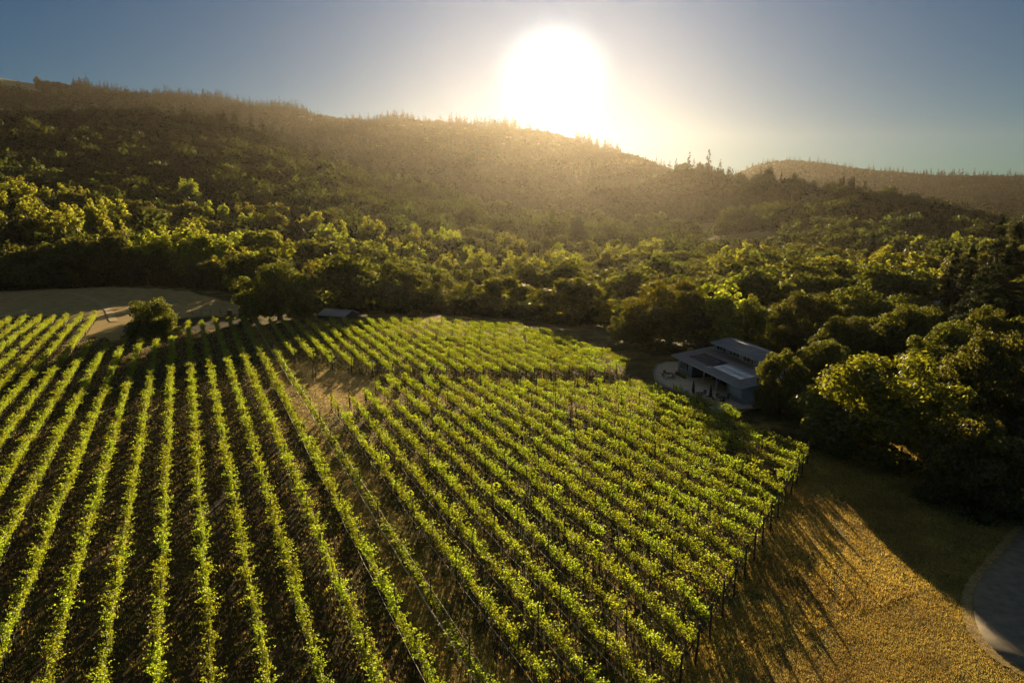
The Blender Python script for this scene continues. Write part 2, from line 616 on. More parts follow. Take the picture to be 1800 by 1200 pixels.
def value_noise(x, y, cell, seed):
    xi, yi = np.floor(x / cell), np.floor(y / cell)
    fx, fy = x / cell - xi, y / cell - yi
    fx, fy = fx * fx * (3 - 2 * fx), fy * fy * (3 - 2 * fy)

    def hsh(a, b):
        v = np.sin(a * 127.1 + b * 311.7 + seed * 74.7) * 43758.5453
        return v - np.floor(v)
    return (hsh(xi, yi) * (1 - fx) + hsh(xi + 1, yi) * fx) * (1 - fy) + (hsh(xi, yi + 1) * (1 - fx) + hsh(xi + 1, yi + 1) * fx) * fy


def ground_z(x, y):
    x, y = np.atleast_1d(np.asarray(x, float)), np.atleast_1d(np.asarray(y, float))
    r = np.hypot(x, y)
    az = np.arctan2(x, y)
    azc = np.clip(az, -0.82, 0.82)
    px = np.clip(900 + 1225.1 * np.tan(azc), -499, 2299)
    fi = (px + 500) / 20.0
    i = np.clip(fi.astype(int), 0, len(PXG) - 2)
    a = fi - i
    j = np.clip(np.searchsorted(RG, r, 'right') - 1, 0, len(RG) - 2)
    b = np.clip((r - RG[j]) / (RG[j + 1] - RG[j]), 0, 1)
    z = (TAB[i, j] * (1 - b) + TAB[i, j + 1] * b) * (1 - a) + (TAB[i + 1, j] * (1 - b) + TAB[i + 1, j + 1] * b) * a
    side = np.clip((np.abs(az) - 0.82) / 0.6, 0, 1)
    z = z * (1 - side * side * (3 - 2 * side))
    amp = np.clip((r - 280) / 900, 0, 1)
    n = (value_noise(x, y, 330, 1) - 0.5) * 22 + (value_noise(x, y, 110, 2) - 0.5) * 12
    z = z + n * amp * (1 - side) * (1 - 0.6 * np.clip((r - 1700) / 500, 0, 1))
    z = z + (value_noise(x, y, 9, 3) - 0.5) * 0.16 + (value_noise(x, y, 31, 4) - 0.5) * 0.22 * np.clip((r - 60) / 60, 0, 1)
    return z


def gz(x, y):
    return float(ground_z(x, y)[0])


FIELD = [on_plane(*p) for p in [(-260, 524), (0, 508), (200, 502), (330, 510), (420, 534), (475, 552), (330, 556), (205, 600), (140, 590), (165, 552), (0, 556), (-260, 580)]]


def inside_poly(x, y, poly):
    c = np.zeros(len(x), bool)
    n = len(poly)
    for i in range(n):
        (x1, y1), (x2, y2) = poly[i], poly[(i + 1) % n]
        hit = ((y1 > y) != (y2 > y)) & (x < (x2 - x1) * (y - y1) / (y2 - y1 + 1e-12) + x1)
        c ^= hit
    return c


def straw_share(x, y):
    """How dry and pale the grass is: mown field, hill meadows and the slope by the drive against the worked soil of the vine rows."""
    u, s = (x * RE[0] + y * RE[1]) / S, (x * RD[0] + y * RD[1]) / S
    w = np.full(len(x), 0.45)
    rows = ((u < 11.6) & (s < 150)) | ((u > 12) & (u < 54) & (s > 22 + (u - 19.7) * 0.625) & (s < 128))
    w[rows] = np.where(u[rows] > 12, 0.30, 0.05)
    lane = (u > 11) & (u < 20) & (s > 71) & (s < 96 - (u - 12) * 1.2)
    w[lane] = 0.95
    w[(u > 9.0) & (u < 12.3) & (s < 130)] = 0.75
    w[(u > 14) & (u < 70) & (s < 22 + (u - 19.7) * 0.625)] = 0.62
    w[inside_poly(x, y, FIELD)] = 1.0
    w[in_meadow(x, y)] = 1.0
    return w


def in_meadow(x, y):
    """The golden clearing on the middle slope and the bare hilltop."""
    r = np.hypot(x, y)
    px = 900 + 1225.1 * x / np.maximum(y, 1)
    a = ((px - 1300) / 95) ** 2 + ((r - 730) / 110) ** 2 < 1
    b = ((px - 1215) / 60) ** 2 + ((r - 900) / 70) ** 2 < 1
    c = (px < 95) & (r > 2250)
    d = ((px - 150) / 45) ** 2 + ((r - 640) / 40) ** 2 < 1
    e = (value_noise(x, y, 120, 61) * 0.75 + value_noise(x, y, 45, 62) * 0.35 > 0.93) & (r > 600) & (r < 1700) & (px > 1100)
    return (a | b | c | d | e) & (y > 0)


def build_ground():
    front = np.linspace(-0.9, 0.9, 361)
    rear = np.linspace(0.9, 2 * math.pi - 0.9, 60)[1:-1]
    azs = np.concatenate([front, rear])
    rs = np.concatenate([np.arange(3, 60, 3), np.arange(60, 300, 5), np.arange(300, 1200, 14), np.arange(1200, 4200, 32)]).astype(float)
    A, Rr = np.meshgrid(azs, rs)
    x, y = Rr * np.sin(A), Rr * np.cos(A)
    z = ground_z(x.ravel(), y.ravel())
    v = np.stack([x.ravel(), y.ravel(), z], 1)
    na, nr = len(azs), len(rs)
    v = np.vstack([v, [[0, 0, gz(0, 0)]]])
    ii, jj = np.meshgrid(np.arange(nr - 1), np.arange(na), indexing='ij')
    j2 = (jj + 1) % na
    q = np.stack([ii * na + jj, (ii + 1) * na + jj, (ii + 1) * na + j2, ii * na + j2], -1).reshape(-1, 4)
    c = len(v) - 1
    j = np.arange(na)
    t = np.stack([np.full(na, c), j, (j + 1) % na], 1)
    # faces up
    q = q[:, ::-1]
    t = t[:, ::-1]
    global TOP_Z, LOW_Z
    LOW_Z = float(z.min()) - 1.5
    TOP_Z = float(z.max()) + 42.0        # just above the tallest tree on the ridge
    me = np_mesh('ground', v, [q, t], [M['ground']], smooth=True)
    at = me.attributes.new('straw', 'FLOAT', 'POINT')
    at.data.foreach_set('value', straw_share(v[:, 0], v[:, 1]).astype(np.float32))
    o = np_obj('ground', me)
    return tag(o, 'dry golden grass ground rolling from the vineyard up to the wooded hills', 'ground', kind='structure')


build_ground()


def ribbon(name, pts, width, mat, lift, label, kind='structure'):
    """A strip of surface laid on the ground along a smooth line of points."""
    P = [Vector((p[0], p[1], 0)) for p in pts]
    fine = []
    for i in range(len(P) - 1):
        p0, p1, p2, p3 = P[max(i - 1, 0)], P[i], P[i + 1], P[min(i + 2, len(P) - 1)]
        for k in range(8):
            t = k / 8
            fine.append(0.5 * ((2 * p1) + (p2 - p0) * t + (2 * p0 - 5 * p1 + 4 * p2 - p3) * t * t + (3 * p1 - p0 - 3 * p2 + p3) * t ** 3))
    fine.append(P[-1])
    v, q = [], []
    n = 5
    for i, p in enumerate(fine):
        d = (fine[min(i + 1, len(fine) - 1)] - fine[max(i - 1, 0)]).normalized()
        s = Vector((-d.y, d.x, 0))
        for k in range(n):
            e = (k / (n - 1) - 0.5) * width * (1 + 0.12 * math.sin(i * 1.7 + k))
            w = p + s * e
            v.append((w.x, w.y, gz(w.x, w.y) + lift))
    for i in range(len(fine) - 1):
        for k in range(n - 1):
            q.append((i * n + k, i * n + k + 1, (i + 1) * n + k + 1, (i + 1) * n + k))
    q = np.array(q)[:, ::-1]
    o = np_obj(name, np_mesh(name, v, [q], [mat], smooth=True))
    return tag(o, label, name, kind=kind)


# the drive's bend at the lower right: its edge towards the grass is the curve seen in the picture
edge = [on_plane(*p) for p in [(1830, 895), (1790, 940), (1752, 985), (1722, 1022), (1711, 1050), (1713, 1085), (1728, 1120), (1760, 1152), (1805, 1180), (1870, 1215), (1990, 1260)]]
_c = [Vector((p[0], p[1])) for p in edge]
mid = []
for i, p in enumerate(_c):
    d = (_c[min(i + 1, len(_c) - 1)] - _c[max(i - 1, 0)]).normalized()
    n_ = Vector((-d.y, d.x))
    if n_.x < 0 and i < 8:
        n_ = -n_
    mid.append(p)


def build_road():
    """The bend is wide: a fan of surface from its outer edge to an inner point, in rings, on the ground."""
    pv = Vector(on_plane(1960, 1050))
    v, q = [], []
    fine = []
    for i in range(len(_c) - 1):
        p0, p1, p2, p3 = _c[max(i - 1, 0)], _c[i], _c[i + 1], _c[min(i + 2, len(_c) - 1)]
        for k in range(6):
            t = k / 6
            fine.append(0.5 * ((2 * p1) + (p2 - p0) * t + (2 * p0 - 5 * p1 + 4 * p2 - p3) * t * t + (3 * p1 - p0 - 3 * p2 + p3) * t ** 3))
    fine.append(_c[-1])
    n = 8
    for p in fine:
        for k in range(n):
            w = p.lerp(pv, k / (n - 1) * 0.97)
            v.append((w.x, w.y, 0.13))
    for i in range(len(fine) - 1):
        for k in range(n - 1):
            q.append((i * n + k, i * n + k + 1, (i + 1) * n + k + 1, (i + 1) * n + k))
    # a skirt down into the ground along the outer edge
    b = len(v)
    for p in fine:
        v.append((p.x, p.y, -0.3))
    for i in range(len(fine) - 1):
        q.append((i * n, (i + 1) * n, b + i + 1, b + i))
    o = np_obj('road', np_mesh('road', v, [np.array(q)], [M['asphalt']], smooth=False))
    tag(o, 'grey asphalt bend of the drive beside the golden grass', 'road', kind='structure')


build_road()
ribbon('verge', [(p[0] - 0.25, p[1] + 0.05) for p in edge], 0.9, M['verge'], 0.045, 'dry gravelly verge along the edge of the asphalt bend')
ribbon('path', [on_plane(*p) for p in [(40, 520), (90, 513), (140, 518), (172, 530), (190, 545), (200, 565)]], 1.7, M['track'], 0.10, 'faint worn track curving across the shaded field')

# ------------------------------------------------------------------ trees: meshes
def quads(centres, normals, sizes, gen, aspect=1.0):
    """One small leaf face per centre, turned at random about its normal."""
    n = len(centres)
    nrm = normals / np.maximum(np.linalg.norm(normals, axis=1, keepdims=True), 1e-6)
    ref = gen.normal(size=(n, 3))
    a = np.cross(nrm, ref)
    a /= np.maximum(np.linalg.norm(a, axis=1, keepdims=True), 1e-6)
    b = np.cross(nrm, a)
    s = sizes[:, None]
    bend = nrm * s * gen.uniform(-0.25, 0.25, size=(n, 1))
    a = a * s
    b = b * s * aspect
    v = np.stack([centres - a * 0.9 + bend, centres - b * 0.7, centres + a - bend, centres + b * 0.7], 1).reshape(-1, 3)
    f = np.arange(n * 4).reshape(-1, 4)
    return v, f


def sphere_dirs(n, gen):
    d = gen.normal(size=(n, 3))
    return d / np.linalg.norm(d, axis=1, keepdims=True)


def dome_crown(seed, n, leaf, rx=8.0, h=12.0, base=1.6, lumps=34, lump_r=(1.7, 3.0), squash=0.8, tall=1.0, jitter=0.25, skirt=0.0, ruffle=0.42):
    """A broad crown of many leafy lumps set on an uneven dome."""
    g = np.random.default_rng(seed)
    cz, hz = base + (h - base) * 0.42, (h - base) * 0.58
    d = sphere_dirs(lumps * 3, g)
    d = d[d[:, 2] > (-0.9 if skirt else -0.55)][:lumps]
    if skirt:
        low = d[:, 2] < 0.1
        hr = np.maximum(np.hypot(d[:, 0], d[:, 1]), 0.05)
        d[low, :2] *= (np.maximum(hr[low], skirt) / hr[low])[:, None]
    wob = 0.66 + 0.40 * g.random(len(d))
    lr = g.uniform(*lump_r, size=len(d))
    lc = np.stack([d[:, 0] * (rx - lr * 0.7) * wob, d[:, 1] * (rx - lr * 0.7) * wob, cz + d[:, 2] * (hz - lr * 0.5 * tall) * wob], 1)
    inner = np.stack([g.normal(size=10) * rx * 0.25, g.normal(size=10) * rx * 0.25, cz + g.normal(size=10) * hz * 0.25], 1)
    lc = np.vstack([lc, inner])
    lr = np.concatenate([lr, np.full(10, lump_r[1] * 0.9)])
    which = g.choice(len(lc), size=n, p=lr ** 2 / (lr ** 2).sum())
    dd = sphere_dirs(n, g)
    rad = lr[which] * (0.72 + 0.36 * g.random(n)) * (1 + jitter * (g.random(n) - 0.5))
    stray = g.random(n) < 0.07
    rad[stray] *= 1.2
    c = lc[which] + dd * rad[:, None] * np.array([1, 1, squash * tall])
    keep = c[:, 2] > base * 0.55
    c, dd = c[keep], dd[keep]
    nrm = dd * 0.9 + g.normal(size=dd.shape) * ruffle + np.array([0, 0, 0.15])
    sz = leaf * (0.7 + 0.6 * g.random(len(c)))
    return quads(c, nrm, sz, g)


def plume_crown(seed, n, leaf, rx=4.6, h=15.0, base=1.5, plumes=9):
    """Upright crown of several pointed plumes, like a clump of cottonwoods or willows."""
    g = np.random.default_rng(seed)
    pc = g.normal(size=(plumes, 2)) * rx * 0.42
    ph = h * g.uniform(0.68, 1.0, size=plumes)
    pr = rx * g.uniform(0.30, 0.48, size=plumes)
    # leafy lumps strung up each plume, smaller and closer to the axis towards the top
    lc, lr = [], []
    for q in range(plumes):
        for t in np.linspace(0.04, 0.98, 9):
            t = min(max(t + g.normal() * 0.05, 0.02), 0.99)
            prof = (math.sin(math.pi * min(t * 0.82 + 0.12, 1.0)) ** 0.6) * pr[q]
            a = g.random() * 2 * math.pi
            off = prof * g.uniform(0.2, 0.95)
            lc.append((pc[q, 0] * (1 - 0.2 * t) + math.cos(a) * off, pc[q, 1] * (1 - 0.2 * t) + math.sin(a) * off, base + t * (ph[q] - base)))
            lr.append(max(0.35, prof * g.uniform(0.42, 0.85)))
    lc, lr = np.array(lc), np.array(lr)
    which = g.choice(len(lc), size=n, p=lr ** 2 / (lr ** 2).sum())
    dd = sphere_dirs(n, g)
    rad = lr[which] * (0.55 + 0.55 * g.random(n))
    stray = g.random(n) < 0.10
    rad[stray] *= 1.45
    c = lc[which] + dd * rad[:, None] * np.array([1, 1, 1.3])
    c[:, 2] = np.maximum(c[:, 2], 0.3)
    nrm = dd * 0.8 + g.normal(size=(n, 3)) * 0.55 + np.array([0, 0, 0.2])
    return quads(c, nrm, leaf * (0.7 + 0.6 * g.random(n)), g)


def cone_crown(seed, n, leaf, rx=3.6, h=20.0, base=1.5, tiers=16, droop=0.25):
    """Conifer: tiers of drooping boughs shortening towards a pointed top."""
    g = np.random.default_rng(seed)
    nb = tiers * 9
    bt = np.sort(g.random(nb))
    ba = g.random(nb) * 2 * math.pi
    bl = rx * (1 - bt) ** 0.8 * g.uniform(0.6, 1.1, size=nb) + 0.12
    which = g.choice(nb, size=n, p=bl / bl.sum())
    t = np.sqrt(g.random(n))
    rr = bl[which] * t
    side = g.normal(size=n) * 0.16 * bl[which] * (1.2 - t * 0.6)
    ang = ba[which]
    z = base + bt[which] * (h - base) - droop * rr + g.normal(size=n) * 0.16
    c = np.stack([rr * np.cos(ang) - side * np.sin(ang), rr * np.sin(ang) + side * np.cos(ang), z], 1)
    nrm = np.stack([np.cos(ang) * 0.4, np.sin(ang) * 0.4, np.full(n, 0.8)], 1) + g.normal(size=(n, 3)) * 0.5
    return quads(c, nrm, leaf * (0.6 + 0.6 * g.random(n)), g, 0.6)


def limb_mesh(seed, h, r0, spread, limbs=6, name='trunk'):
    rr = random.Random(seed)
    b = MB()
    top = h * 0.78
    pts = [(0, 0, -0.6), (0.06 * h * (rr.random() - .5), 0.06 * h * (rr.random() - .5), h * 0.2), (0.1 * h * (rr.random() - .5), 0.1 * h * (rr.random() - .5), h * 0.45), (0, 0, top)]
    b.tube(pts, [r0 * 1.35, r0, r0 * 0.7, r0 * 0.18], 7)
    for i in range(limbs):
        a = i * 2.4 + rr.random()
        z0 = h * rr.uniform(0.16, 0.5)
        e = spread * rr.uniform(0.5, 0.85)
        z1 = min(h * 0.82, z0 + h * rr.uniform(0.15, 0.4))
        b.tube([(0, 0, z0), (math.cos(a) * e * .45, math.sin(a) * e * .45, z0 + (z1 - z0) * .35), (math.cos(a) * e, math.sin(a) * e, z1)], [r0 * 0.5, r0 * 0.32, r0 * 0.08], 5)
    return b.mesh(name, M['bark'], smooth=True)


def crown_me(vf, mat):
    return np_mesh('crown', vf[0], [vf[1]], [mat])


# kind -> list of (crown mesh, trunk mesh, width, height)
KINDS = {}


def make_kind(key, mat, builder, seeds, width, height, trunk_r, spread, limbs):
    KINDS[key] = []
    for s in seeds:
        KINDS[key].append((crown_me(builder(s), M[mat]), limb_mesh(s, height, trunk_r, spread, limbs), width, height))


make_kind('oak_fine', 'oak_leaf', lambda s: dome_crown(s, 32000, 0.21, base=0.9, lumps=70, lump_r=(0.9, 2.0), skirt=0.8), (1, 2, 3), 16, 12, 0.42, 6, 7)
make_kind('bay_fine', 'bay_leaf', lambda s: dome_crown(s, 30000, 0.22, base=0.2, lumps=90, lump_r=(0.9, 1.8), jitter=0.35, skirt=0.9), (4, 5), 16, 12, 0.40, 6, 7)
make_kind('shrub_fine', 'bay_leaf', lambda s: dome_crown(s, 11000, 0.17, rx=4, h=6, base=0.0, lumps=34, lump_r=(0.7, 1.4), skirt=0.9), (6, 7), 8, 6, 0.15, 3, 6)
make_kind('shrub_dark', 'oak_leaf', lambda s: dome_crown(s, 12000, 0.16, rx=4, h=6, base=0.0, lumps=40, lump_r=(0.6, 1.3), skirt=0.9), (8, 9), 8, 6, 0.15, 3, 6)
make_kind('oak', 'oak_leaf', lambda s: dome_crown(s, 11000, 0.36, base=0.8, lumps=54, lump_r=(1.0, 2.2), skirt=0.8), (11, 12, 13, 14, 15), 16, 12, 0.42, 6, 6)
make_kind('bay', 'bay_leaf', lambda s: dome_crown(s, 8000, 0.42, base=0.2, lumps=64, lump_r=(1.0, 2.0), jitter=0.35, skirt=0.9), (16, 17, 18), 16, 12, 0.40, 6, 6)
make_kind('oak_dark', 'needle', lambda s: dome_crown(s, 5000, 0.5, base=0.3, lumps=40, lump_r=(1.2, 2.4), skirt=0.85, ruffle=0.4), (19, 20, 29), 16, 12, 0.42, 6, 5)
make_kind('cottonwood', 'cotton_leaf', lambda s: plume_crown(s, 9000, 0.32), (21, 22, 23, 24), 9, 15, 0.32, 3, 6)
make_kind('conifer', 'needle', lambda s: cone_crown(s, 6000, 0.40), (31, 32, 33), 7.2, 20, 0.35, 1.0, 4)
make_kind('conifer_fine', 'needle', lambda s: cone_crown(s, 22000, 0.26, rx=4.2, tiers=14), (34, 35), 8.4, 20, 0.38, 1.2, 4)
make_kind('cedar', 'needle', lambda s: cone_crown(s, 24000, 0.24, rx=7.5, h=13, tiers=12, droop=0.10), (36, 37), 15, 13, 0.40, 3.0, 5)

TREE_XY = []          # (x, y, radius) of everything already planted
NAME_OF = {'oak': 'oak_tree', 'oak_fine': 'oak_tree', 'oak_dark': 'oak_tree', 'bay': 'bay_tree', 'bay_fine': 'bay_tree', 'shrub_fine': 'shrub', 'shrub_dark': 'shrub', 'cottonwood': 'cottonwood_tree',
           'conifer': 'conifer_tree', 'conifer_fine': 'conifer_tree', 'cedar': 'cedar_tree'}


def plant(kind, x, y, width, height, label, group=None, z=None):
    cm, tm, w0, h0 = R.choice(KINDS[kind])
    z = gz(x, y) if z is None else z
    root = empty(NAME_OF[kind], (x, y, z - 0.05), R.uniform(0, 6.283))
    f = width / w0
    root.scale = (f, f * R.uniform(0.9, 1.1), height / h0)
    tag(root, label, 'shrub' if kind.startswith('shrub') else 'tree', group)
    np_obj('trunk', tm, root)
    np_obj('crown', cm, root)
    TREE_XY.append((x, y, width / 2))
    return root


def tree(kind, px, ytop, wpx, r, label, group=None):
    """A tree at range r in column px whose top shows at ytop and whose crown is wpx wide in the picture."""
    x, y = along(px, r)
    z = gz(x, y)
    top = H + r * rise(px, ytop)
    depth = project(x, y, (z + top) / 2)[2]
    return plant(kind, x, y, wpx * depth / F, min(max(top - z, 2.0), 34.0), label, group, z)


# right-hand trees round the tasting room and the drive
tree('bay_fine', 1598, 626, 290, 86, 'broad round tree with a sunlit yellow-green top, between the blue-grey building and the asphalt bend')
tree('bay_fine', 1785, 745, 190, 73, 'dark shaded bushy tree just above the asphalt bend')
tree('shrub_fine', 1487, 752, 80, 84, 'dark shaded shrub at the grass edge, foot of the broad sunlit-topped tree')
tree('oak_fine', 1790, 588, 190, 96, 'dark lumpy oak behind the broad sunlit-topped tree, farther up than the shaded bushy tree')
tree('oak_fine', 1402, 614, 112, 95, 'grey-green oak standing against the near end of the blue-grey building')
tree('oak_fine', 1440, 515, 150, 150, 'lumpy golden-edged oak of the cluster behind the building, nearest its clerestory roof')
tree('oak_fine', 1545, 508, 190, 158, 'tallest lumpy oak in the middle of the cluster behind the building')
tree('oak_fine', 1635, 540, 160, 140, 'lumpy oak of the cluster behind the building, nearest the wide layered cedar')
tree('oak_fine', 1510, 560, 150, 132, 'lower front oak of the cluster, its lobes hanging to the shaded grass')
tree('oak_fine', 1420, 575, 90, 138, 'small oak filling the gap between the building and the lumpy oak cluster')
tree('bay_fine', 1188, 493, 190, 138, 'large dark round tree directly behind the building')
tree('oak_fine', 1120, 545, 90, 137, 'dark oak with a sunlit edge, flanking the large round tree beside the patio lawn')
tree('cottonwood', 1262, 488, 110, 138, 'light green leafy tree behind the building roof, next to the large dark round tree')
tree('oak_fine', 1322, 525, 110, 142, 'dark oak behind the clerestory roof')
tree('cottonwood', 1310, 515, 80, 165, 'yellow-lit leafy tree above the clerestory roof')
tree('oak', 1345, 466, 148, 200, 'dark flat-topped oak standing above the trees behind the building')
tree('cedar', 1745, 475, 130, 165, 'wide layered cedar below the pale far roof')
tree('conifer_fine', 1766, 376, 76, 235, 'tall dark conifer, tallest of the group beyond the wide cedar')
tree('conifer_fine', 1799, 390, 90, 225, 'dark conifer cut by the picture edge, beside the tallest conifer')
tree('conifer_fine', 1722, 430, 66, 215, 'shorter dark conifer between the tallest conifer and the pale far roof')
tree('conifer_fine', 1694, 438, 52, 222, 'narrow conifer beside the pale far roof')
tree('conifer_fine', 1785, 440, 100, 190, 'broad dark conifer below the tallest conifer, at the picture edge')
tree('oak', 1640, 442, 90, 330, 'round oak with a sunlit crest behind the pale far roof')
tree('oak', 1590, 470, 110, 260, 'dark oak on the sun side of the pale far roof')
tree('oak', 1525, 468, 100, 262, 'grey-green oak above the tallest oak of the cluster behind the building')
tree('shrub_fine', 1655, 520, 100, 205, 'dark rounded thicket on the grass bank below the pale far roof')

tree('oak_fine', 1705, 575, 150, 122, 'dark oak between the wide layered cedar and the broad sunlit-topped tree')
tree('oak_fine', 1475, 600, 110, 118, 'dark oak in front of the lumpy oak cluster, just beyond the building oak')
tree('oak_fine', 1775, 540, 130, 140, 'dark oak below the wide layered cedar, at the picture edge')
tree('conifer_fine', 1640, 470, 44, 250, 'dark conifer in front of the round sunlit-crested oak')

# trees along the back of the vineyard
tree('oak_fine', 478, 466, 138, 172, 'dark spreading oak at the back corner of the hedge-like vine block')
tree('shrub_dark', 246, 524, 92, 160, 'dense dark shrub standing among the left vine row ends')
tree('shrub_fine', 722, 551, 22, 172, 'tiny pale green bush behind the far vine row ends')
tree('bay', 878, 489, 122, 190, 'rounded golden-edged tree behind the far vines, narrower of the two domes')
tree('bay', 1012, 492, 165, 172, 'wide dome-shaped tree at the far corner of the vines, nearest the building')
tree('bay', 948, 510, 70, 186, 'small round tree wedged between the two dome-shaped trees')
tree('bay', 818, 495, 80, 205, 'shaded round tree between the golden-edged dome and the low oak')
tree('oak', 700, 458, 120, 235, 'big dark oak mass behind the middle of the far vine rows')
tree('oak', 765, 500, 80, 222, 'dark low oak between the big oak mass and the shaded round tree')
tree('oak', 625, 492, 100, 215, 'dark oak above the grey shed roof')
tree('oak', 560, 500, 70, 205, 'small shaded oak between the spreading oak and the grey shed')

# the wall of trees on the far side of the left field
tree('oak', 28, 432, 130, 282, 'dark oak with a sunlit crest, outermost along the field edge')
tree('oak', 108, 412, 120, 288, 'dark oak along the field edge, next to the outermost one')
tree('oak', 182, 408, 120, 286, 'dark broad oak behind the field, beside the bright cottonwood trio')
tree('cottonwood', 255, 402, 80, 280, 'bright yellow-green cottonwood of the field-edge trio, nearest the dark broad oak')
tree('cottonwood', 305, 396, 90, 276, 'bright yellow-green cottonwood in the middle of the tall trio at the field edge')
tree('cottonwood', 352, 408, 85, 270, 'bright yellow-green cottonwood of the field-edge trio, nearest the spreading oak')
tree('oak', 240, 440, 90, 272, 'dark oak at the foot of the bright cottonwood trio')
tree('cottonwood', 402, 432, 70, 252, 'yellow-green cottonwood stepping down towards the spreading oak')
tree('oak', 355, 455, 90, 256, 'shaded oak at the end of the field edge nearest the spreading oak')
tree('cottonwood', 445, 440, 50, 250, 'thin bright cottonwood behind the spreading oak')
tree('cottonwood', 470, 440, 45, 262, 'slender bright cottonwood directly above the spreading oak')
tree('cottonwood', 545, 452, 55, 270, 'upright cottonwood with lit plumes above the small shaded oak')
tree('cottonwood', 590, 462, 60, 266, 'upright lit cottonwood between the plumed one and the big oak mass')
tree('cottonwood', 60, 364, 100, 350, 'sunlit rounded cottonwood highest above the outermost field-edge oak')
tree('cottonwood', 110, 370, 60, 342, 'sunlit cottonwood beside the one highest above the outermost field-edge oak')
tree('cottonwood', 165, 342, 50, 380, 'bright lone cottonwood crest above the dark field-edge oaks')

# far single trees that stand out
tree('cedar', 1017, 330, 58, 620, 'lone spreading conifer below the sun against the hazy hill')
LONE = [(405, 172, 34, 1130), (424, 186, 30, 1150), (452, 193, 26, 1160), (471, 198, 28, 1150), (488, 200, 24, 1170), (504, 199, 22, 1160), (560, 226, 30, 1080),
        (582, 234, 28, 1070), (612, 244, 24, 1060), (640, 245, 30, 1030), (660, 247, 26, 1030)]
for i, (px, yt, w, r) in enumerate(LONE):
    tree('conifer', px, yt, w, r, f'tall hazy conifer on the shaded spur, {ORD[i + 1]} of eleven counting towards the sun', 'conifers on the shaded spur')
SPUR = [(1297, 276, 30, 1200, 'oak_dark'), (1334, 289, 14, 1120, 'conifer'), (1348, 287, 17, 1090, 'oak_dark'), (1370, 296, 10, 1040, 'conifer'), (1393, 294, 15, 1010, 'oak_dark'),
        (1477, 309, 16, 930, 'oak_dark'), (1494, 309, 16, 905, 'oak_dark'), (1518, 316, 14, 895, 'conifer')]
for i, (px, yt, w, r, k) in enumerate(SPUR):
    tree(k, px, yt, w, r, f'hazy tree standing proud of the sloping spur line, {ORD[i + 1]} of eight counting from the sun', 'trees along the sloping spur')
tree('oak', 93, 137, 12, 2590, 'tiny round oak alone on the bare hilltop')

# ------------------------------------------------------------------ woodland
def clear_ground(x, y):
    """True where the field, vineyard, buildings or drive keep the trees out."""
    u = x * RE[0] + y * RE[1]
    s = x * RD[0] + y * RD[1]
    r = np.hypot(x, y)
    px = 900 + 1225.1 * np.tan(np.clip(np.arctan2(x, y), -0.8, 0.8))
    lim = np.interp(px, [-500, 0, 200, 420, 470, 560, 700, 820, 1000, 1060, 1150, 1250, 1330, 1400, 1480, 1700, 1800, 2300],
                    [275, 272, 268, 232, 200, 188, 185, 180, 165, 160, 135, 150, 150, 145, 145, 150, 150, 150])
    white = (np.abs(px - 1652) < 34) & (r > 180) & (r < 262)
    shed = (np.abs(px - 585) < 34) & (r < 196)
    return (r < lim) | white | shed


def vis_mask(x, y, hh, margin=0.012):
    """Keep trees whose tops rise above what stands in front of them in their direction."""
    r = np.hypot(x, y)
    az = np.arctan2(x, y)
    el = (ground_z(x, y) + hh - H) / r
    az_b = np.round(az / 0.004).astype(int)
    order = np.argsort(r)
    best = {}
    keep = np.zeros(len(x), bool)
    for i in order:
        b = best.get(az_b[i], -9.0)
        if el[i] > b - margin:
            keep[i] = True
        if el[i] > b:
            best[az_b[i]] = el[i]
    return keep


def scatter(r0, r1, spacing, az=0.74, seed=1):
    """Jittered grid of points over a ring sector."""
    g = np.random.default_rng(seed)
    n = int(r1 / spacing) + 2
    X, Y = np.meshgrid(np.arange(-n, n) * spacing, np.arange(0, n) * spacing * 0.92)
    X = X + (np.arange(X.shape[0])[:, None] % 2) * spacing * 0.5
    x = X.ravel() + g.uniform(-.42, .42, X.size) * spacing
    y = Y.ravel() + g.uniform(-.42, .42, X.size) * spacing
    r = np.hypot(x, y)
    a = np.arctan2(x, y)
    k = (r > r0) & (r < r1) & (np.abs(a) < az)
    return x[k], y[k]


# crowns that stand along the two nearer spur lines
def crest_line(name_, pts, n, kinds, label, group):
    P = np.array(pts, float)
    k_ = 0
    for t in np.linspace(0, 1, n):
        t = min(max(t + R.uniform(-0.4, 0.4) / n, 0), 1)
        f = t * (len(P) - 1)
        q = min(int(f), len(P) - 2)
        px, yt, rr = P[q] + (P[q + 1] - P[q]) * (f - q)
        k_ += 1
        kd = R.choice(kinds)
        x, y = along(px, rr + R.uniform(-20, 20))
        z = gz(x, y)
        top = H + rr * rise(px, yt + R.uniform(-5, 3))
        hh = min(max(top - z, 9), 26) if kd != 'conifer' else min(max(top - z, 14), 32)
        plant(kd, x, y, (R.uniform(16, 26) if kd != 'conifer' else R.uniform(9, 13)), hh, label % ORD[k_], group, z)


crest_line('left', [(0, 196, 1250), (110, 188, 1250), (200, 186, 1240), (300, 191, 1205), (400, 200, 1170)], 26, ['oak_dark', 'oak_dark', 'oak_dark', 'conifer'],
           'hazy dark tree on the crest of the shaded spur, %s counting towards the sun', 'crest trees of the shaded spur')
crest_line('right', [(1130, 262, 1640), (1230, 282, 1470), (1350, 303, 1080), (1500, 325, 900), (1600, 342, 870), (1700, 363, 830), (1800, 388, 740)], 34, ['oak_dark', 'oak_dark', 'conifer'],
           'hazy dark tree along the sloping spur line, %s counting away from the sun', 'crest trees of the sloping spur')


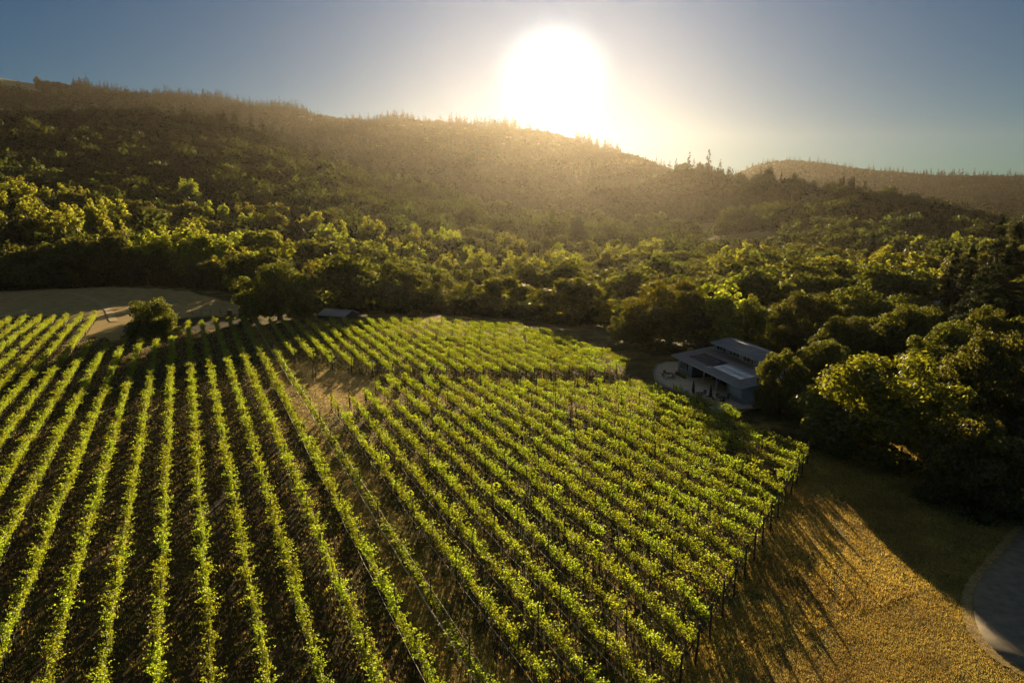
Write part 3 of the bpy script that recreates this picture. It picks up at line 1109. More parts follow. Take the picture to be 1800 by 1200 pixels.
# single trees of the valley wood, nearest first, until about 215 are planted
gx, gy = scatter(180, 700, 27, 0.68, 5)
k = ~clear_ground(gx, gy) & ~in_meadow(gx, gy)
gx, gy = gx[k], gy[k]
order = np.argsort(np.hypot(gx, gy))
picked = []
for i in order:
    if all((gx[i] - a) ** 2 + (gy[i] - b) ** 2 > (c + 7) ** 2 for a, b, c in TREE_XY):
        picked.append(i)
        TREE_XY.append((gx[i], gy[i], 8.5))
    if len(picked) >= 215:
        break
ZONES = [(-400, 330, 'in the wood behind the field'), (330, 620, 'in the wood behind the spreading oak'), (620, 870, 'in the wood behind the far vines'),
         (870, 1120, 'in the wood under the sun'), (1120, 1400, 'in the wood above the building'), (1400, 2400, 'in the wood above the lumpy oaks')]
KLAB = {'oak': 'rounded dark oak', 'bay': 'dense bay tree', 'cottonwood': 'pale upright cottonwood', 'conifer': 'pointed dark conifer'}
by = {}
for i in picked:
    x, y = gx[i], gy[i]
    px = 900 + 1225.1 * math.tan(math.atan2(x, y))
    v = float(value_noise(np.array([x]), np.array([y]), 70, 9)[0]) + R.uniform(-.2, .2)
    kind = 'cottonwood' if v > 0.60 else 'bay' if v > 0.46 else 'oak'
    if R.random() < 0.03:
        kind = 'conifer'
    zi = next(q for q, z in enumerate(ZONES) if z[0] <= px < z[1])
    by.setdefault((kind, zi), []).append((px, x, y))
for (kind, zi), lst in by.items():
    lst.sort()
    for q, (px, x, y) in enumerate(lst):
        lab = f'{KLAB[kind]} {ZONES[zi][2]}, {ORD[q + 1]} counting from the field' if len(lst) > 1 else f'the only {KLAB[kind]} {ZONES[zi][2]}'
        sc = R.uniform(0.85, 1.45)
        w, h = {'oak': (25, 15), 'bay': (22, 15), 'cottonwood': (14, 18), 'conifer': (9, 24)}[kind]
        TREE_XY.append((x, y, w * sc / 2))
        plant(kind, x, y, w * sc, h * sc * R.uniform(0.9, 1.1), lab, f'{KLAB[kind]}s of the valley wood')
        TREE_XY.pop()


def mass(name, x, y, kinds, size, label, cat, mat, seed, sink=0.6):
    """Many small trees as one mesh: each a copy of one of the given leaf clusters, turned, scaled and set on the ground."""
    g = np.random.default_rng(seed)
    z = ground_z(x, y)
    V, Q, T, off = [], [], [], 0
    pick = g.integers(0, len(kinds), size=len(x))
    for ki, (bv, bf) in enumerate(kinds):
        idx = np.where(pick == ki)[0]
        if not len(idx):
            continue
        a = g.random(len(idx)) * 2 * math.pi
        s = g.uniform(*size, size=len(idx)) if isinstance(size, tuple) else size[idx]
        sz = s * g.uniform(0.8, 1.25, size=len(idx))
        ca, sa = np.cos(a)[:, None], np.sin(a)[:, None]
        vx = (bv[None, :, 0] * ca - bv[None, :, 1] * sa) * s[:, None] + x[idx][:, None]
        vy = (bv[None, :, 0] * sa + bv[None, :, 1] * ca) * s[:, None] + y[idx][:, None]
        vz = bv[None, :, 2] * sz[:, None] + (z[idx] - sink)[:, None]
        V.append(np.stack([vx, vy, vz], -1).reshape(-1, 3))
        Q.append((bf[None] + (np.arange(len(idx)) * len(bv))[:, None, None]).reshape(-1, 4) + off)
        stand_ = value_noise(x[idx], y[idx], 75, 41) * 0.9 + value_noise(x[idx], y[idx], 190, 42) * 0.5 - 0.2
        T.append(np.repeat(np.clip(stand_ * 0.65 + g.random(len(idx)) * 0.35, 0, 1), len(bv)))
        off += len(idx) * len(bv)
    me = np_mesh(name, np.vstack(V), [np.vstack(Q)], [mat], tint=np.concatenate(T))
    return tag(np_obj(name, me), label, cat, kind='stuff')


def away_from_trees(x, y, gap):
    t = np.array(TREE_XY)
    keep = np.ones(len(x), bool)
    for i in range(len(x)):
        keep[i] = ((t[:, 0] - x[i]) ** 2 + (t[:, 1] - y[i]) ** 2 > (t[:, 2] * gap) ** 2).all()
    return keep


BROAD = [dome_crown(s, 900, 0.5, rx=6, h=7, base=0.2, lumps=24, lump_r=(0.9, 1.9), skirt=0.8, ruffle=0.4) for s in (51, 52, 53, 54, 55)]
BROAD_LO = [dome_crown(s, 150, 1.25, rx=6, h=6.5, base=0.2, lumps=8, lump_r=(1.8, 2.8), skirt=0.8, ruffle=0.3) for s in (61, 62, 63, 64)]
CONE_LO = [cone_crown(s, 140, 1.5, rx=5.6, h=19, base=0.5) for s in (71, 72, 73)]
UNDER = [dome_crown(s, 500, 0.42, rx=3.4, h=5.0, base=0.1, lumps=12, lump_r=(0.9, 1.5)) for s in (81, 82, 83)]

x, y = scatter(170, 330, 6.5, 0.72, 21)
k = ~clear_ground(x, y)
x, y = x[k], y[k]
k = away_from_trees(x, y, 0.55)
mass('undergrowth', x[k], y[k], UNDER, (0.7, 1.4), 'tangled dark undergrowth between the trees of the valley wood', 'undergrowth', M['wood_leaf'], 22)
x, y = scatter(300, 950, 18.0, 0.74, 23)
k = ~clear_ground(x, y) & ~in_meadow(x, y)
x, y = x[k], y[k]
k = away_from_trees(x, y, 0.9)
x, y = x[k], y[k]
k = vis_mask(x, y, 11, 0.02)
mass('woodland', x[k], y[k], BROAD, (1.1, 3.0), 'dense rounded oak woodland climbing the lower slopes', 'woodland', M['wood_leaf'], 24)
n_mid = int(k.sum())
x, y = scatter(930, 2750, 12.5, 0.74, 25)
k = ~in_meadow(x, y)
x, y = x[k], y[k]
k = vis_mask(x, y, 14, 0.012)
x, y = x[k], y[k]
r = np.hypot(x, y)
pxs = 900 + 1225.1 * x / y
el = (ground_z(x, y) + 10 - H) / r
bins = np.round(np.arctan2(x, y) / 0.006).astype(int)
peak = {}
for b_, e_ in zip(bins, el):
    peak[b_] = max(peak.get(b_, -9), e_)
crest = np.array([e_ > peak[b_] - 0.006 for b_, e_ in zip(bins, el)]) & (r > 1500)     # the trees that stand against the sky
g = np.random.default_rng(3)
stand = value_noise(x, y, 120, 31)
con = (value_noise(x, y, 160, 32) * 0.7 + np.clip((r - 1500) / 1400, 0, 1) * 0.4 > 0.68) | (crest & (stand + g.random(len(x)) * 0.3 > np.where(pxs < 720, 0.5, 0.85)))
con &= ~((pxs < 150) & (r > 2200))
drop = crest & con & (g.random(len(x)) < 0.45)
x, y, con, crest, stand = x[~drop], y[~drop], con[~drop], crest[~drop], stand[~drop]
csize = np.where(crest, g.uniform(0.7, 1.6, len(x)) + 1.3 * np.clip(stand - 0.35, 0, 0.6), g.uniform(0.65, 1.5, len(x)))
mass('hillside_woodland', x[~con], y[~con], BROAD_LO, (0.9, 2.2), 'hazy broadleaf woodland covering the hillsides under the ridge', 'woodland', M['far_leaf'], 26)
mass('conifer_forest', x[con], y[con], CONE_LO, csize[con], 'hazy conifer forest along the ridge against the sky', 'forest', M['far_needle'], 27)
x, y = scatter(2700, 3250, 16, 0.74, 28)
k = x > -200
x, y = x[k], y[k]
k = vis_mask(x, y, 18, 0.01)
mass('far_ridge_forest', x[k], y[k], BROAD_LO + BROAD_LO + CONE_LO[:1], (0.9, 1.5), 'pale far conifer forest on the most distant ridge', 'forest', M['far_needle'], 29)

# ------------------------------------------------------------------ vines
def vine_mesh(seed, n, zlo, zhi, thick, shoots, span, leaf, lumpy):
    """One trained vine: trunk, two arms along the wire, a leafy curtain and shoots that stick out of it."""
    g = np.random.default_rng(seed)
    b = MB()
    j = lambda s: float(g.normal() * s)
    b.tube([(0, 0, -0.1), (j(.04), j(.04), 0.5), (j(.05), j(.04), zlo)], [0.05, 0.04, 0.035], 5)
    b.tube([(0, 0, zlo), (span * .25, j(.03), zlo + .06), (span * .48, j(.03), zlo + .04)], [0.03, 0.025, 0.015], 4)
    b.tube([(0, 0, zlo), (-span * .25, j(.03), zlo + .06), (-span * .48, j(.03), zlo + .04)], [0.03, 0.025, 0.015], 4)
    lumps = 9
    lx = np.linspace(-span / 2, span / 2, lumps) + g.normal(size=lumps) * 0.08
    lz = zlo + (zhi - zlo) * g.uniform(0.3, 0.75, size=lumps)
    ly = g.normal(size=lumps) * thick * 0.35
    lr = g.uniform(0.8, 1.25, size=lumps)
    m = int(n * 0.72)
    w = g.integers(0, lumps, size=m)
    d = sphere_dirs(m, g) * np.cbrt(g.uniform(0.2, 1, size=m))[:, None]
    c = np.stack([lx[w] + d[:, 0] * 0.26 * lr[w] * (1 + lumpy), ly[w] + d[:, 1] * thick * lr[w], lz[w] + d[:, 2] * (zhi - zlo) * 0.48 * lr[w]], 1)
    nr = d + g.normal(size=d.shape) * 0.6
    C, N = [c], [nr]
    per = max(4, int((n - m) / shoots))
    for q in range(shoots):
        x0 = g.uniform(-span / 2, span / 2)
        side = g.choice([-1, 1])
        ln = g.uniform(0.35, 0.95)
        up = g.uniform(0.15, 1.0)
        dr = np.array([g.normal() * 0.5, side * g.uniform(0.2, 1.0), up])
        dr /= np.linalg.norm(dr)
        st = np.array([x0, side * thick * 0.5, zlo + (zhi - zlo) * g.uniform(0.55, 0.95)])
        t = np.linspace(0.05, 1, per)
        pts = st + dr * ln * t[:, None] + np.array([0, 0, -0.25]) * ln * (t ** 2)[:, None] + g.normal(size=(per, 3)) * 0.05
        C.append(pts)
        N.append(g.normal(size=(per, 3)) + np.array([0, 0, 0.4]))
    c, nr = np.vstack(C), np.vstack(N)
    lv, lf = quads(c, nr, leaf * (0.65 + 0.6 * g.random(len(c))), g)
    wv, wf = b.arrays()
    faces, midx = [], []
    for f in wf:
        faces.append(f)
    quad = [f for f in faces if f.shape[1] == 4] + [lf + len(wv)]
    tri = [f for f in faces if f.shape[1] == 3]
    qn = sum(len(f) for f in quad[:-1])
    midx = [1] * qn + [0] * len(lf) + [1] * sum(len(f) for f in tri)
    return np_mesh('vine', np.vstack([wv, lv]), [np.vstack(quad)] + tri, [M['vine_leaf'], M['vine_wood']], mat_idx=midx)


SPAN = 1.8
HEDGE = [vine_mesh(100 + i, 720, 0.9, 2.05, 0.13, 14, SPAN * 1.06, 0.066, 0.1) for i in range(10)]
LOOSE = [vine_mesh(200 + i, 480, 1.1, 2.1, 0.14, 14, SPAN * 0.86, 0.068, -0.1) for i in range(12)]
_p = MB().box(-0.035, 0.035, -0.035, 0.035, -0.3, 2.45)
POST = _p.mesh('post', M['post'])
_p = MB()
_p.tube([(0, 0, -0.3), (0, 0, 2.6)], [0.075, 0.07], 7)
_p.tube([(0.05, 0, 2.1), (-0.9, 0, -0.1)], [0.035, 0.035], 5)
END_POST = _p.mesh('end_post', M['post'])
ROW_ANG = math.pi / 2 + RA


def vine_row(u, s0, s1, kit, label, group, pale=False, tall=1.0, gaps=0.0, post_every=4, hose=True):
    """A trellised row from s0 to s1 along the row direction: vines, posts, wires and drip hose hang together."""
    x0, y0 = row_point(u, s0)
    root = empty('vine_row', (x0, y0, 0), ROW_ANG)
    tag(root, label, 'vine row', group)
    L = s1 - s0
    n = max(2, int(L / SPAN))

    def gzl(d):
        return gz(x0 + RD[0] * d, y0 + RD[1] * d)
    for i in range(n):
        d = (i + 0.5) * L / n
        if R.random() < gaps:
            continue
        o = np_obj('vine', R.choice(kit), root)
        o.location = (d, R.gauss(0, 0.05), gzl(d))
        o.rotation_euler = (0, 0, R.choice((0, math.pi)) + R.gauss(0, 0.05))
        o.scale = (L / n / SPAN, R.uniform(0.8, 1.3), tall * R.uniform(0.86, 1.12))
    m = max(1, round(L / (SPAN * post_every)))
    for i in range(m + 1):
        d = i * L / m
        end = i in (0, m)
        o = np_obj('post', END_POST if end else POST, root)
        o.location = (d, 0.02, gzl(d))
        o.rotation_euler = (R.gauss(0, .02), R.gauss(0, .02), math.pi if i == 0 else 0)
        o.scale = (1, 1, R.uniform(0.95, 1.08))
    ds = np.linspace(0, L, max(3, int(L / 6)))
    b = MB()
    for zz in (1.12, 1.75):
        b.tube([(d, 0.03, gzl(d) + zz) for d in ds], 0.008, 4)
    b.build('wire', M['steel'], root)
    h = MB()
    off = 0.30 if pale else 0.10
    rad = 0.055 if pale else 0.022
    h.tube([(d, off + 0.03 * math.sin(d), gzl(d) + (0.55 if pale else 0.5) + 0.03 * math.sin(d * 0.9)) for d in np.linspace(0, L, max(3, int(L / 2)))], rad, 5)
    h.build('drip_hose', M['pale_hose'] if pale else M['hose'], root)
    return root


def first_visible(u, s1, px_margin=130, py_max=1290):
    s = 12.0
    while s < s1 - 5:
        x, y = row_point(u, s)
        px, py, d = project(x, y, 1.5)
        if d > 1 and -px_margin < px < 1800 + px_margin and py < py_max:
            return s
        s += 0.5
    return None


# the left block: row 0 carries the pale hose along the bare strip, the rest lie to its left
for k in range(21):
    u = (10.55 - 2.22 * k)
    top = 148.5 if u < -15.5 else 116.5 if u < -2 else 131.5
    top += R.uniform(-1.0, 1.0)
    s0 = first_visible(u * S, top * S)
    if s0 is None:
        continue
    s0 = max(s0, (22 + 0) * S * 0.8)
    L = top * S - s0
    lab = 'vine row with the pale hose under it, beside the bare golden strip' if k == 0 else \
        f'hedge-like vine row, {ORD[k]} counting outward from the row with the pale hose' if k > 1 else 'hedge-like vine row next to the row with the pale hose'
    if L / SPAN > 98:
        s0 = top * S - 98 * SPAN
    vine_row(u * S, s0, top * S, HEDGE, lab, 'hedge-like vine rows', pale=(k == 0), tall=0.72 if k == 0 else 1.0, gaps=0.12 if k == 0 else 0.012)

LOW_TOP = ([12.7, 14.6, 16.5, 18.6, 20.3, 22.3, 24, 26, 28, 33.6, 39.6, 45, 46.3, 48.3], [71.5, 71.5, 72, 76, 78, 77.8, 76.4, 76, 74.5, 70.4, 67.3, 63.5, 64.5, 58])
for k in range(19):
    u = 12.75 + 1.965 * k
    top = float(np.interp(u, *LOW_TOP)) + R.uniform(-.3, .3)
    low = 22 + (u - 19.7) * 0.625 if u < 47.5 else 47
    low = max(low, 17.5)
    lab = 'staked vine row, first beside the bare golden strip, below the cross lane' if k == 0 else f'staked vine row, {ORD[k + 1]} from the bare golden strip, below the cross lane' if k < 17 else \
        ('shaded vine row at the foot of the patio edge' if k == 18 else 'shaded vine row, second out from the patio edge')
    vine_row(u * S, low * S, top * S, LOOSE, lab, 'vine rows below the cross lane', gaps=0.03, post_every=3)

UP_LOW = ([12.6, 14.1, 16.2, 18.2, 20.1, 22, 31.6, 40.3, 46.6, 50, 53.5], [95.7, 93, 90.2, 87.4, 84, 82, 76, 72.3, 69, 70.5, 75])
UP_TOP = ([12, 16.8, 33.3, 42, 50, 53.5], [126, 124.5, 116.7, 111.2, 104, 92])
for k in range(21):
    u = 12.5 + 1.965 * k
    lo, hi = float(np.interp(u, *UP_LOW)), float(np.interp(u, *UP_TOP)) + R.uniform(-.5, .5)
    lab = f'vine row above the cross lane, {ORD[k + 1]} from the spreading oak end'
    vine_row(u * S, lo * S, hi * S, LOOSE, lab, 'vine rows above the cross lane', gaps=0.02, post_every=4)

# ------------------------------------------------------------------ grass
TRACKS = [[on_plane(*p) for p in [(1290, 735), (1345, 770), (1405, 815), (1450, 870), (1500, 940), (1570, 1020), (1650, 1100), (1740, 1230)]],
          [on_plane(*p) for p in [(1450, 870), (1455, 960), (1440, 1060), (1390, 1220)]]]


def grass(name, n, region, label, height, seed, blades=4, spread=0.06, thin=0.44):
    g = np.random.default_rng(seed)
    x, y = region(n, g)
    keep = value_noise(x, y, 1.7, 55) * 0.6 + value_noise(x, y, 5.5, 56) * 0.6 + g.random(len(x)) * 0.25 > thin
    for line in TRACKS:
        P = np.array(line)
        dist = np.full(len(x), 99.0)
        for a_, b_ in zip(P[:-1], P[1:]):
            d_ = b_ - a_
            t = np.clip(((x - a_[0]) * d_[0] + (y - a_[1]) * d_[1]) / (d_ @ d_), 0, 1)
            dist = np.minimum(dist, np.hypot(x - a_[0] - t * d_[0], y - a_[1] - t * d_[1]))
        keep &= (np.abs(dist - 0.95) > 0.34) | (g.random(len(x)) < 0.35)
    x, y = x[keep], y[keep]
    z = ground_z(x, y)
    m = len(x)
    hgt = height * g.uniform(0.5, 1.3, size=(m, blades))
    a = g.random((m, blades)) * 2 * math.pi
    lean = g.uniform(0.1, 0.8, size=(m, blades)) * hgt
    bx = x[:, None] + g.normal(size=(m, blades)) * spread
    by_ = y[:, None] + g.normal(size=(m, blades)) * spread
    wd = height * 0.16
    p0 = np.stack([bx - np.sin(a) * wd, by_ + np.cos(a) * wd, np.repeat(z[:, None], blades, 1) - 0.03], -1)
    p1 = np.stack([bx + np.sin(a) * wd, by_ - np.cos(a) * wd, np.repeat(z[:, None], blades, 1) - 0.03], -1)
    p2 = np.stack([bx + np.cos(a) * lean, by_ + np.sin(a) * lean, z[:, None] + hgt], -1)
    v = np.stack([p0, p1, p2], 2).reshape(-1, 3)
    f = np.arange(len(v)).reshape(-1, 3)
    clump = np.clip(value_noise(x, y, 2.2, 77) * 0.55 + value_noise(x, y, 7.0, 78) * 0.45 + g.random(m) * 0.25 - 0.1, 0, 1)
    me = np_mesh(name, v, [f], [M['straw']], tint=np.repeat(clump, blades * 3))
    tag(np_obj(name, me), label, 'grass', kind='stuff')


ROADPOLY = [tuple(p) for p in edge] + [on_plane(1990, 1050), on_plane(1990, 900)]


PATIO_PX = [(1150, 646), (1151, 668), (1164, 677), (1191, 690), (1247, 709), (1284, 719), (1303, 723), (1342, 721), (1360, 700), (1330, 690)]
PATIO = [on_plane(1212, 638), on_plane(1172, 637), on_plane(1155, 643), on_plane(1149.5, 655), on_plane(1151, 667), on_plane(1163, 677), on_plane(1191.5, 690), on_plane(1247, 709.5), on_plane(1284, 719.5),
         on_plane(1303, 723.5), on_plane(1342, 721), on_plane(1352, 705), on_plane(1300, 680)]


def apron(n, g):
    u = g.uniform(13, 62, n) * S
    s = g.uniform(14, 60, n) * S
    x, y = row_point(u, s)
    px, py, d = project(x, y, 0)
    lowb = 22 + (u / S - 19.7) * 0.625
    k = (d > 1) & (px < 1900) & (py < 1290) & (s / S < lowb + 0.5) & ~inside_poly(x, y, ROADPOLY) & ~inside_poly(x, y, PATIO)
    return x[k], y[k]


def lanes(n, g):
    u = g.uniform(-30, 50, n) * S
    s = 22 * S + (g.random(n) ** 1.4) * 106 * S
    x, y = row_point(u, s)
    px, py, d = project(x, y, 0)
    k = (d > 1) & (px > -80) & (px < 1880) & (py < 1290) & ~inside_poly(x, y, PATIO)
    return x[k], y[k]


grass('dry_grass', 210000, apron, 'tufted golden dry grass on the slope between the vines and the asphalt bend', 0.10, 91, 7, 0.20, 0.34)
grass('lane_grass', 90000, lanes, 'thin dry grass between the vine rows', 0.17, 92)

# ------------------------------------------------------------------ the blue-grey building
FL = Vector(on_plane(1191, 653))
FR = Vector(on_plane(1304.6, 713))
BL = (FR - FL).length
bang = math.atan2(FR.y - FL.y, FR.x - FL.x)
bld = empty('winery_building', (FL.x, FL.y, 0.12), bang)   # local x along the front, local y to the back, z up
tag(bld, 'blue-grey wooden building with a dark metal roof, clerestory windows and a recessed porch', 'building')
SL = 0.142
EA = 2.66                                               # eave height at y = -0.9


def roof_z(d):
    return EA + (d + 0.9) * SL


DEP = 9.5
b = MB()
b.box(0, 4.7, 0, 0.16, -0.3, roof_z(0) - 0.14)           # front wall, left room
b.box(15.9, BL, 0, 0.16, -0.3, roof_z(0) - 0.14)         # front wall, right room
for xx in (0, BL - 0.16):
    b.add([(xx, 0.16, -0.3), (xx + 0.16, 0.16, -0.3), (xx + 0.16, DEP, -0.3), (xx, DEP, -0.3),
           (xx, 0.16, roof_z(0.16) - 0.14), (xx + 0.16, 0.16, roof_z(0.16) - 0.14), (xx + 0.16, DEP, roof_z(6.4) - 0.14), (xx, DEP, roof_z(6.4) - 0.14)],
          [(0, 1, 5, 4), (1, 2, 6, 5), (2, 3, 7, 6), (3, 0, 4, 7), (4, 5, 6, 7)])
b.box(0.16, BL - 0.16, DEP - 0.16, DEP, -0.3, roof_z(6.4) - 0.16)
for i in range(int(BL / 0.4)):                          # battens of the siding
    xx = 0.2 + i * 0.4
    if xx < 4.5 or xx > 16.1:
        b.box(xx, xx + 0.05, -0.025, 0.0, -0.1, roof_z(0) - 0.2)
for i in range(22):
    yy = 0.3 + i * 0.42
    b.box(BL, BL + 0.025, yy, yy + 0.05, -0.1, roof_z(min(yy, 6.2)) - 0.25)
b.build('wall', M['siding'], bld)
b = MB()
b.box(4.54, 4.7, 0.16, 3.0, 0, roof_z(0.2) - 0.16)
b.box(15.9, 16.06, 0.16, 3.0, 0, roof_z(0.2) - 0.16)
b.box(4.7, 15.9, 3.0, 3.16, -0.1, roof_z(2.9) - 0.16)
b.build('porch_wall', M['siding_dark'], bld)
b = MB()
b.box(4.7, 15.9, 0.0, 3.0, -0.3, 0.03)
b.build('porch_floor', M['patio'], bld)


def plate(bm, x0, x1, ya, za, yb, zb, th):
    bm.slab((x0, ya, za), (x1, ya, za), (x1, yb, zb), (x0, yb, zb), th)


b = MB()
plate(b, -0.7, BL + 0.7, -0.9, roof_z(-0.9), 6.4, roof_z(6.4), 0.12)
plate(b, -0.7, BL + 0.7, 6.4, roof_z(6.4) - 0.003, DEP + 0.6, roof_z(6.4) - 0.2, 0.12)
n = int((BL + 1.4) / 0.42)
for i in range(n + 1):                                  # standing seams
    xx = -0.7 + i * (BL + 1.4 - 0.05) / n
    plate(b, xx, xx + 0.05, -0.9, roof_z(-0.9) + 0.055, 6.0, roof_z(6.0) + 0.055, 0.054)
b.build('roof', M['roof_metal'], bld)
b = MB()
b.box(-0.72, BL + 0.72, -0.94, -0.905, EA - 0.16, EA + 0.03)
for xx in (-0.745, BL + 0.705):
    plate(b, xx, xx + 0.04, -0.9, roof_z(-0.9) + 0.02, 6.4, roof_z(6.4) + 0.02, 0.17)
b.build('fascia', M['trim'], bld)

# clerestory
CX0, CX1 = 1.0, 14.3
b = MB()
cz0, cz1 = roof_z(6.0) - 0.02, 4.78
b.box(CX0, CX1, 6.0, 6.14, cz0, cz1)
for xx in (CX0, CX1 - 0.14):
    b.add([(xx, 6.14, cz0), (xx + .14, 6.14, cz0), (xx + .14, DEP, cz0), (xx, DEP, cz0), (xx, 6.14, cz1 + .03), (xx + .14, 6.14, cz1 + .03), (xx + .14, DEP, 5.42), (xx, DEP, 5.42)],
          [(0, 1, 5, 4), (1, 2, 6, 5), (2, 3, 7, 6), (3, 0, 4, 7)])
b.build('clerestory_wall', M['siding'], bld)
b = MB()
plate(b, CX0 - 0.1, CX1 + 0.3, 5.3, 4.86, 8.3, 5.46, 0.12)
plate(b, CX0 - 0.1, CX1 + 0.3, 8.3, 5.457, DEP + 0.5, 5.25, 0.12)
n = int((CX1 - CX0) / 0.42)
for i in range(n + 1):
    xx = CX0 - 0.1 + i * (CX1 - CX0 + 0.35) / n
    plate(b, xx, xx + 0.05, 5.3, 4.915, 8.3, 5.515, 0.054)
up = b.build('upper_roof', M['roof_metal'], bld)
b = MB()
b.box(CX0 - 0.12, CX1 + 0.32, 5.262, 5.298, 4.72, 4.90)
b.tube([(CX0 - 0.1, 8.3, 5.5), (CX1 + 0.3, 8.3, 5.5)], 0.07, 6)
b.build('ridge_cap', M['trim'], up)


def window(x0, x1, z0, z1, y, panes, pane_mat, name='window'):
    """A window in a wall facing -y: frame with one pane sub-part per light."""
    fr = MB()
    t = 0.07
    fr.box(x0 - t, x1 + t, y - 0.05, y - 0.003, z1, z1 + t)
    fr.box(x0 - t, x1 + t, y - 0.06, y - 0.003, z0 - t, z0)
    for i in range(panes + 1):
        xx = x0 + (x1 - x0) * i / panes
        fr.box(xx - t / 2, xx + t / 2, y - 0.05, y - 0.003, z0, z1)
    w = fr.build(name, M['trim'], bld)
    for i in range(panes):
        xa, xb = x0 + (x1 - x0) * i / panes + t / 2, x0 + (x1 - x0) * (i + 1) / panes - t / 2
        MB().box(xa, xb, y - 0.022, y - 0.003, z0, z1).build('pane', pane_mat, w)


for x0, x1 in ((1.7, 4.6), (5.75, 8.65), (9.75, 12.65)):
    window(x0, x1, roof_z(6) + 0.2, 4.45, 6.0, 3, M['glass'])
window(0.95, 3.85, 0.85, 2.0, -0.026, 3, M['glass'])
window(16.7, 19.55, 0.85, 2.05, -0.026, 3, M['pale_blind'])
# porch glazing, door and post
fr = MB()
for xx in (6.0, 8.2, 8.4, 10.6, 10.8, 13.0):
    fr.box(xx, xx + 0.08, 2.94, 2.997, 0.05, 2.2)
for x0 in (6.0, 8.4, 10.8):
    fr.box(x0, x0 + 2.28, 2.94, 2.996, 2.2, 2.28)
gl = fr.build('porch_glazing', M['siding'], bld)
for x0 in (6.08, 8.48, 10.88):
    MB().box(x0, x0 + 2.12, 2.97, 2.997, 0.05, 2.2).build('pane', M['glass'], gl)
d = MB().box(13.8, 14.8, 2.93, 2.997, 0.03, 2.15).build('door', M['siding'], bld)
MB().box(14.62, 14.68, 2.88, 2.928, 0.95, 1.1).build('handle', M['steel'], d)
MB().box(5.0, 5.9, 2.95, 2.997, 0.7, 1.7).build('notice_board', M['pale_blind'], bld)
for xx in (8.7, 12.6):
    MB().box(xx - 0.07, xx + 0.07, 0.02, 0.16, 0.03, roof_z(0.1) - 0.13).build('porch_post', M['trim'], bld)
# a window in the right-hand end wall
fr = MB()
for yy in (2.0, 3.1):
    fr.box(BL + 0.026, BL + 0.07, yy, yy + 0.07, 0.9, 1.9)
for zz in (0.83, 1.9):
    fr.box(BL + 0.026, BL + 0.072, 2.0, 3.17, zz, zz + 0.07)
w = fr.build('window', M['trim'], bld)
MB().box(BL + 0.026, BL + 0.045, 2.07, 3.1, 0.9, 1.9).build('pane', M['glass'], w)


def solar(x0, x1, nx, label, mat):
    """Panels on rails, parallel to the roof."""
    d0, d1 = 0.65, 3.45
    fr = MB()
    plate(fr, x0, x1, d0, roof_z(d0) + 0.155, d1, roof_z(d1) + 0.155, 0.045)
    a = fr.build('solar_array', M['panel_frame'], bld)
    if label:
        a['label'] = label
    for i in range(nx):
        for jn in range(2):
            xa = x0 + (x1 - x0) * i / nx + 0.02
            xb = x0 + (x1 - x0) * (i + 1) / nx - 0.02
            ya = d0 + (d1 - d0) * jn / 2 + 0.02
            yb = d0 + (d1 - d0) * (jn + 1) / 2 - 0.02
            pm = MB()
            plate(pm, xa, xb, ya, roof_z(ya) + 0.165, yb, roof_z(yb) + 0.165, 0.02)
            pm.build('solar_panel', mat, a)


solar(2.5, 9.9, 7, 'darker solar array at the far end of the roof', M['panel'])
solar(10.0, 18.0, 8, 'solar array at the near end of the roof, sky sheen painted into its colour', M['panel_painted_sheen'])

# patio
pat = MB()
pat.prism(PATIO, -0.3, 0.16)
tag(pat.build('patio', M['patio']), 'pale gravel patio with a curved edge in front of the building', 'patio', kind='structure')


def kerb(name, pts, w, z0, z1, mat, label, cat):
    k_ = MB()
    P = [Vector((p[0], p[1], 0)) for p in pts]
    v, f = [], []
    for i, p in enumerate(P):
        dd = (P[min(i + 1, len(P) - 1)] - P[max(i - 1, 0)]).normalized()
        s = Vector((dd.y, -dd.x, 0)) * w / 2
        for q, zz in ((p - s, z0), (p + s, z0), (p + s, z1), (p - s, z1)):
            v.append((q.x, q.y, zz))
    for i in range(len(P) - 1):
        a, c = i * 4, i * 4 + 4
        for e in range(4):
            f.append((a + e, a + (e + 1) % 4, c + (e + 1) % 4, c + e))
    f += [(3, 2, 1, 0), (len(v) - 4, len(v) - 3, len(v) - 2, len(v) - 1)]
    k_.add(v, f)
    return tag(k_.build(name, mat), label, cat)


kerb('patio_kerb', PATIO[1:8], 0.3, -0.2, 0.26, M['kerb'], 'low stone kerb round the curved outer edge of the patio', 'kerb')
kerb('retaining_wall', [on_plane(1284, 719.5), on_plane(1303, 723.8), on_plane(1342, 721.5)], 0.35, -0.2, 0.36, M['dark_kerb'], 'dark low retaining wall along the near end of the patio', 'wall')
sx, sy = on_plane(1265, 719.5)
st = empty('patio_steps', (sx, sy, 0), bang)
tag(st, 'small pale concrete steps down from the patio to the vines', 'steps')
MB().box(-1.3, 1.3, -0.5, 0.3, -0.2, 0.20).build('upper_step', M['concrete'], st)
MB().box(-1.3, 1.3, -0.95, -0.502, -0.2, 0.10).build('lower_step', M['concrete'], st)

PZ = 0.16


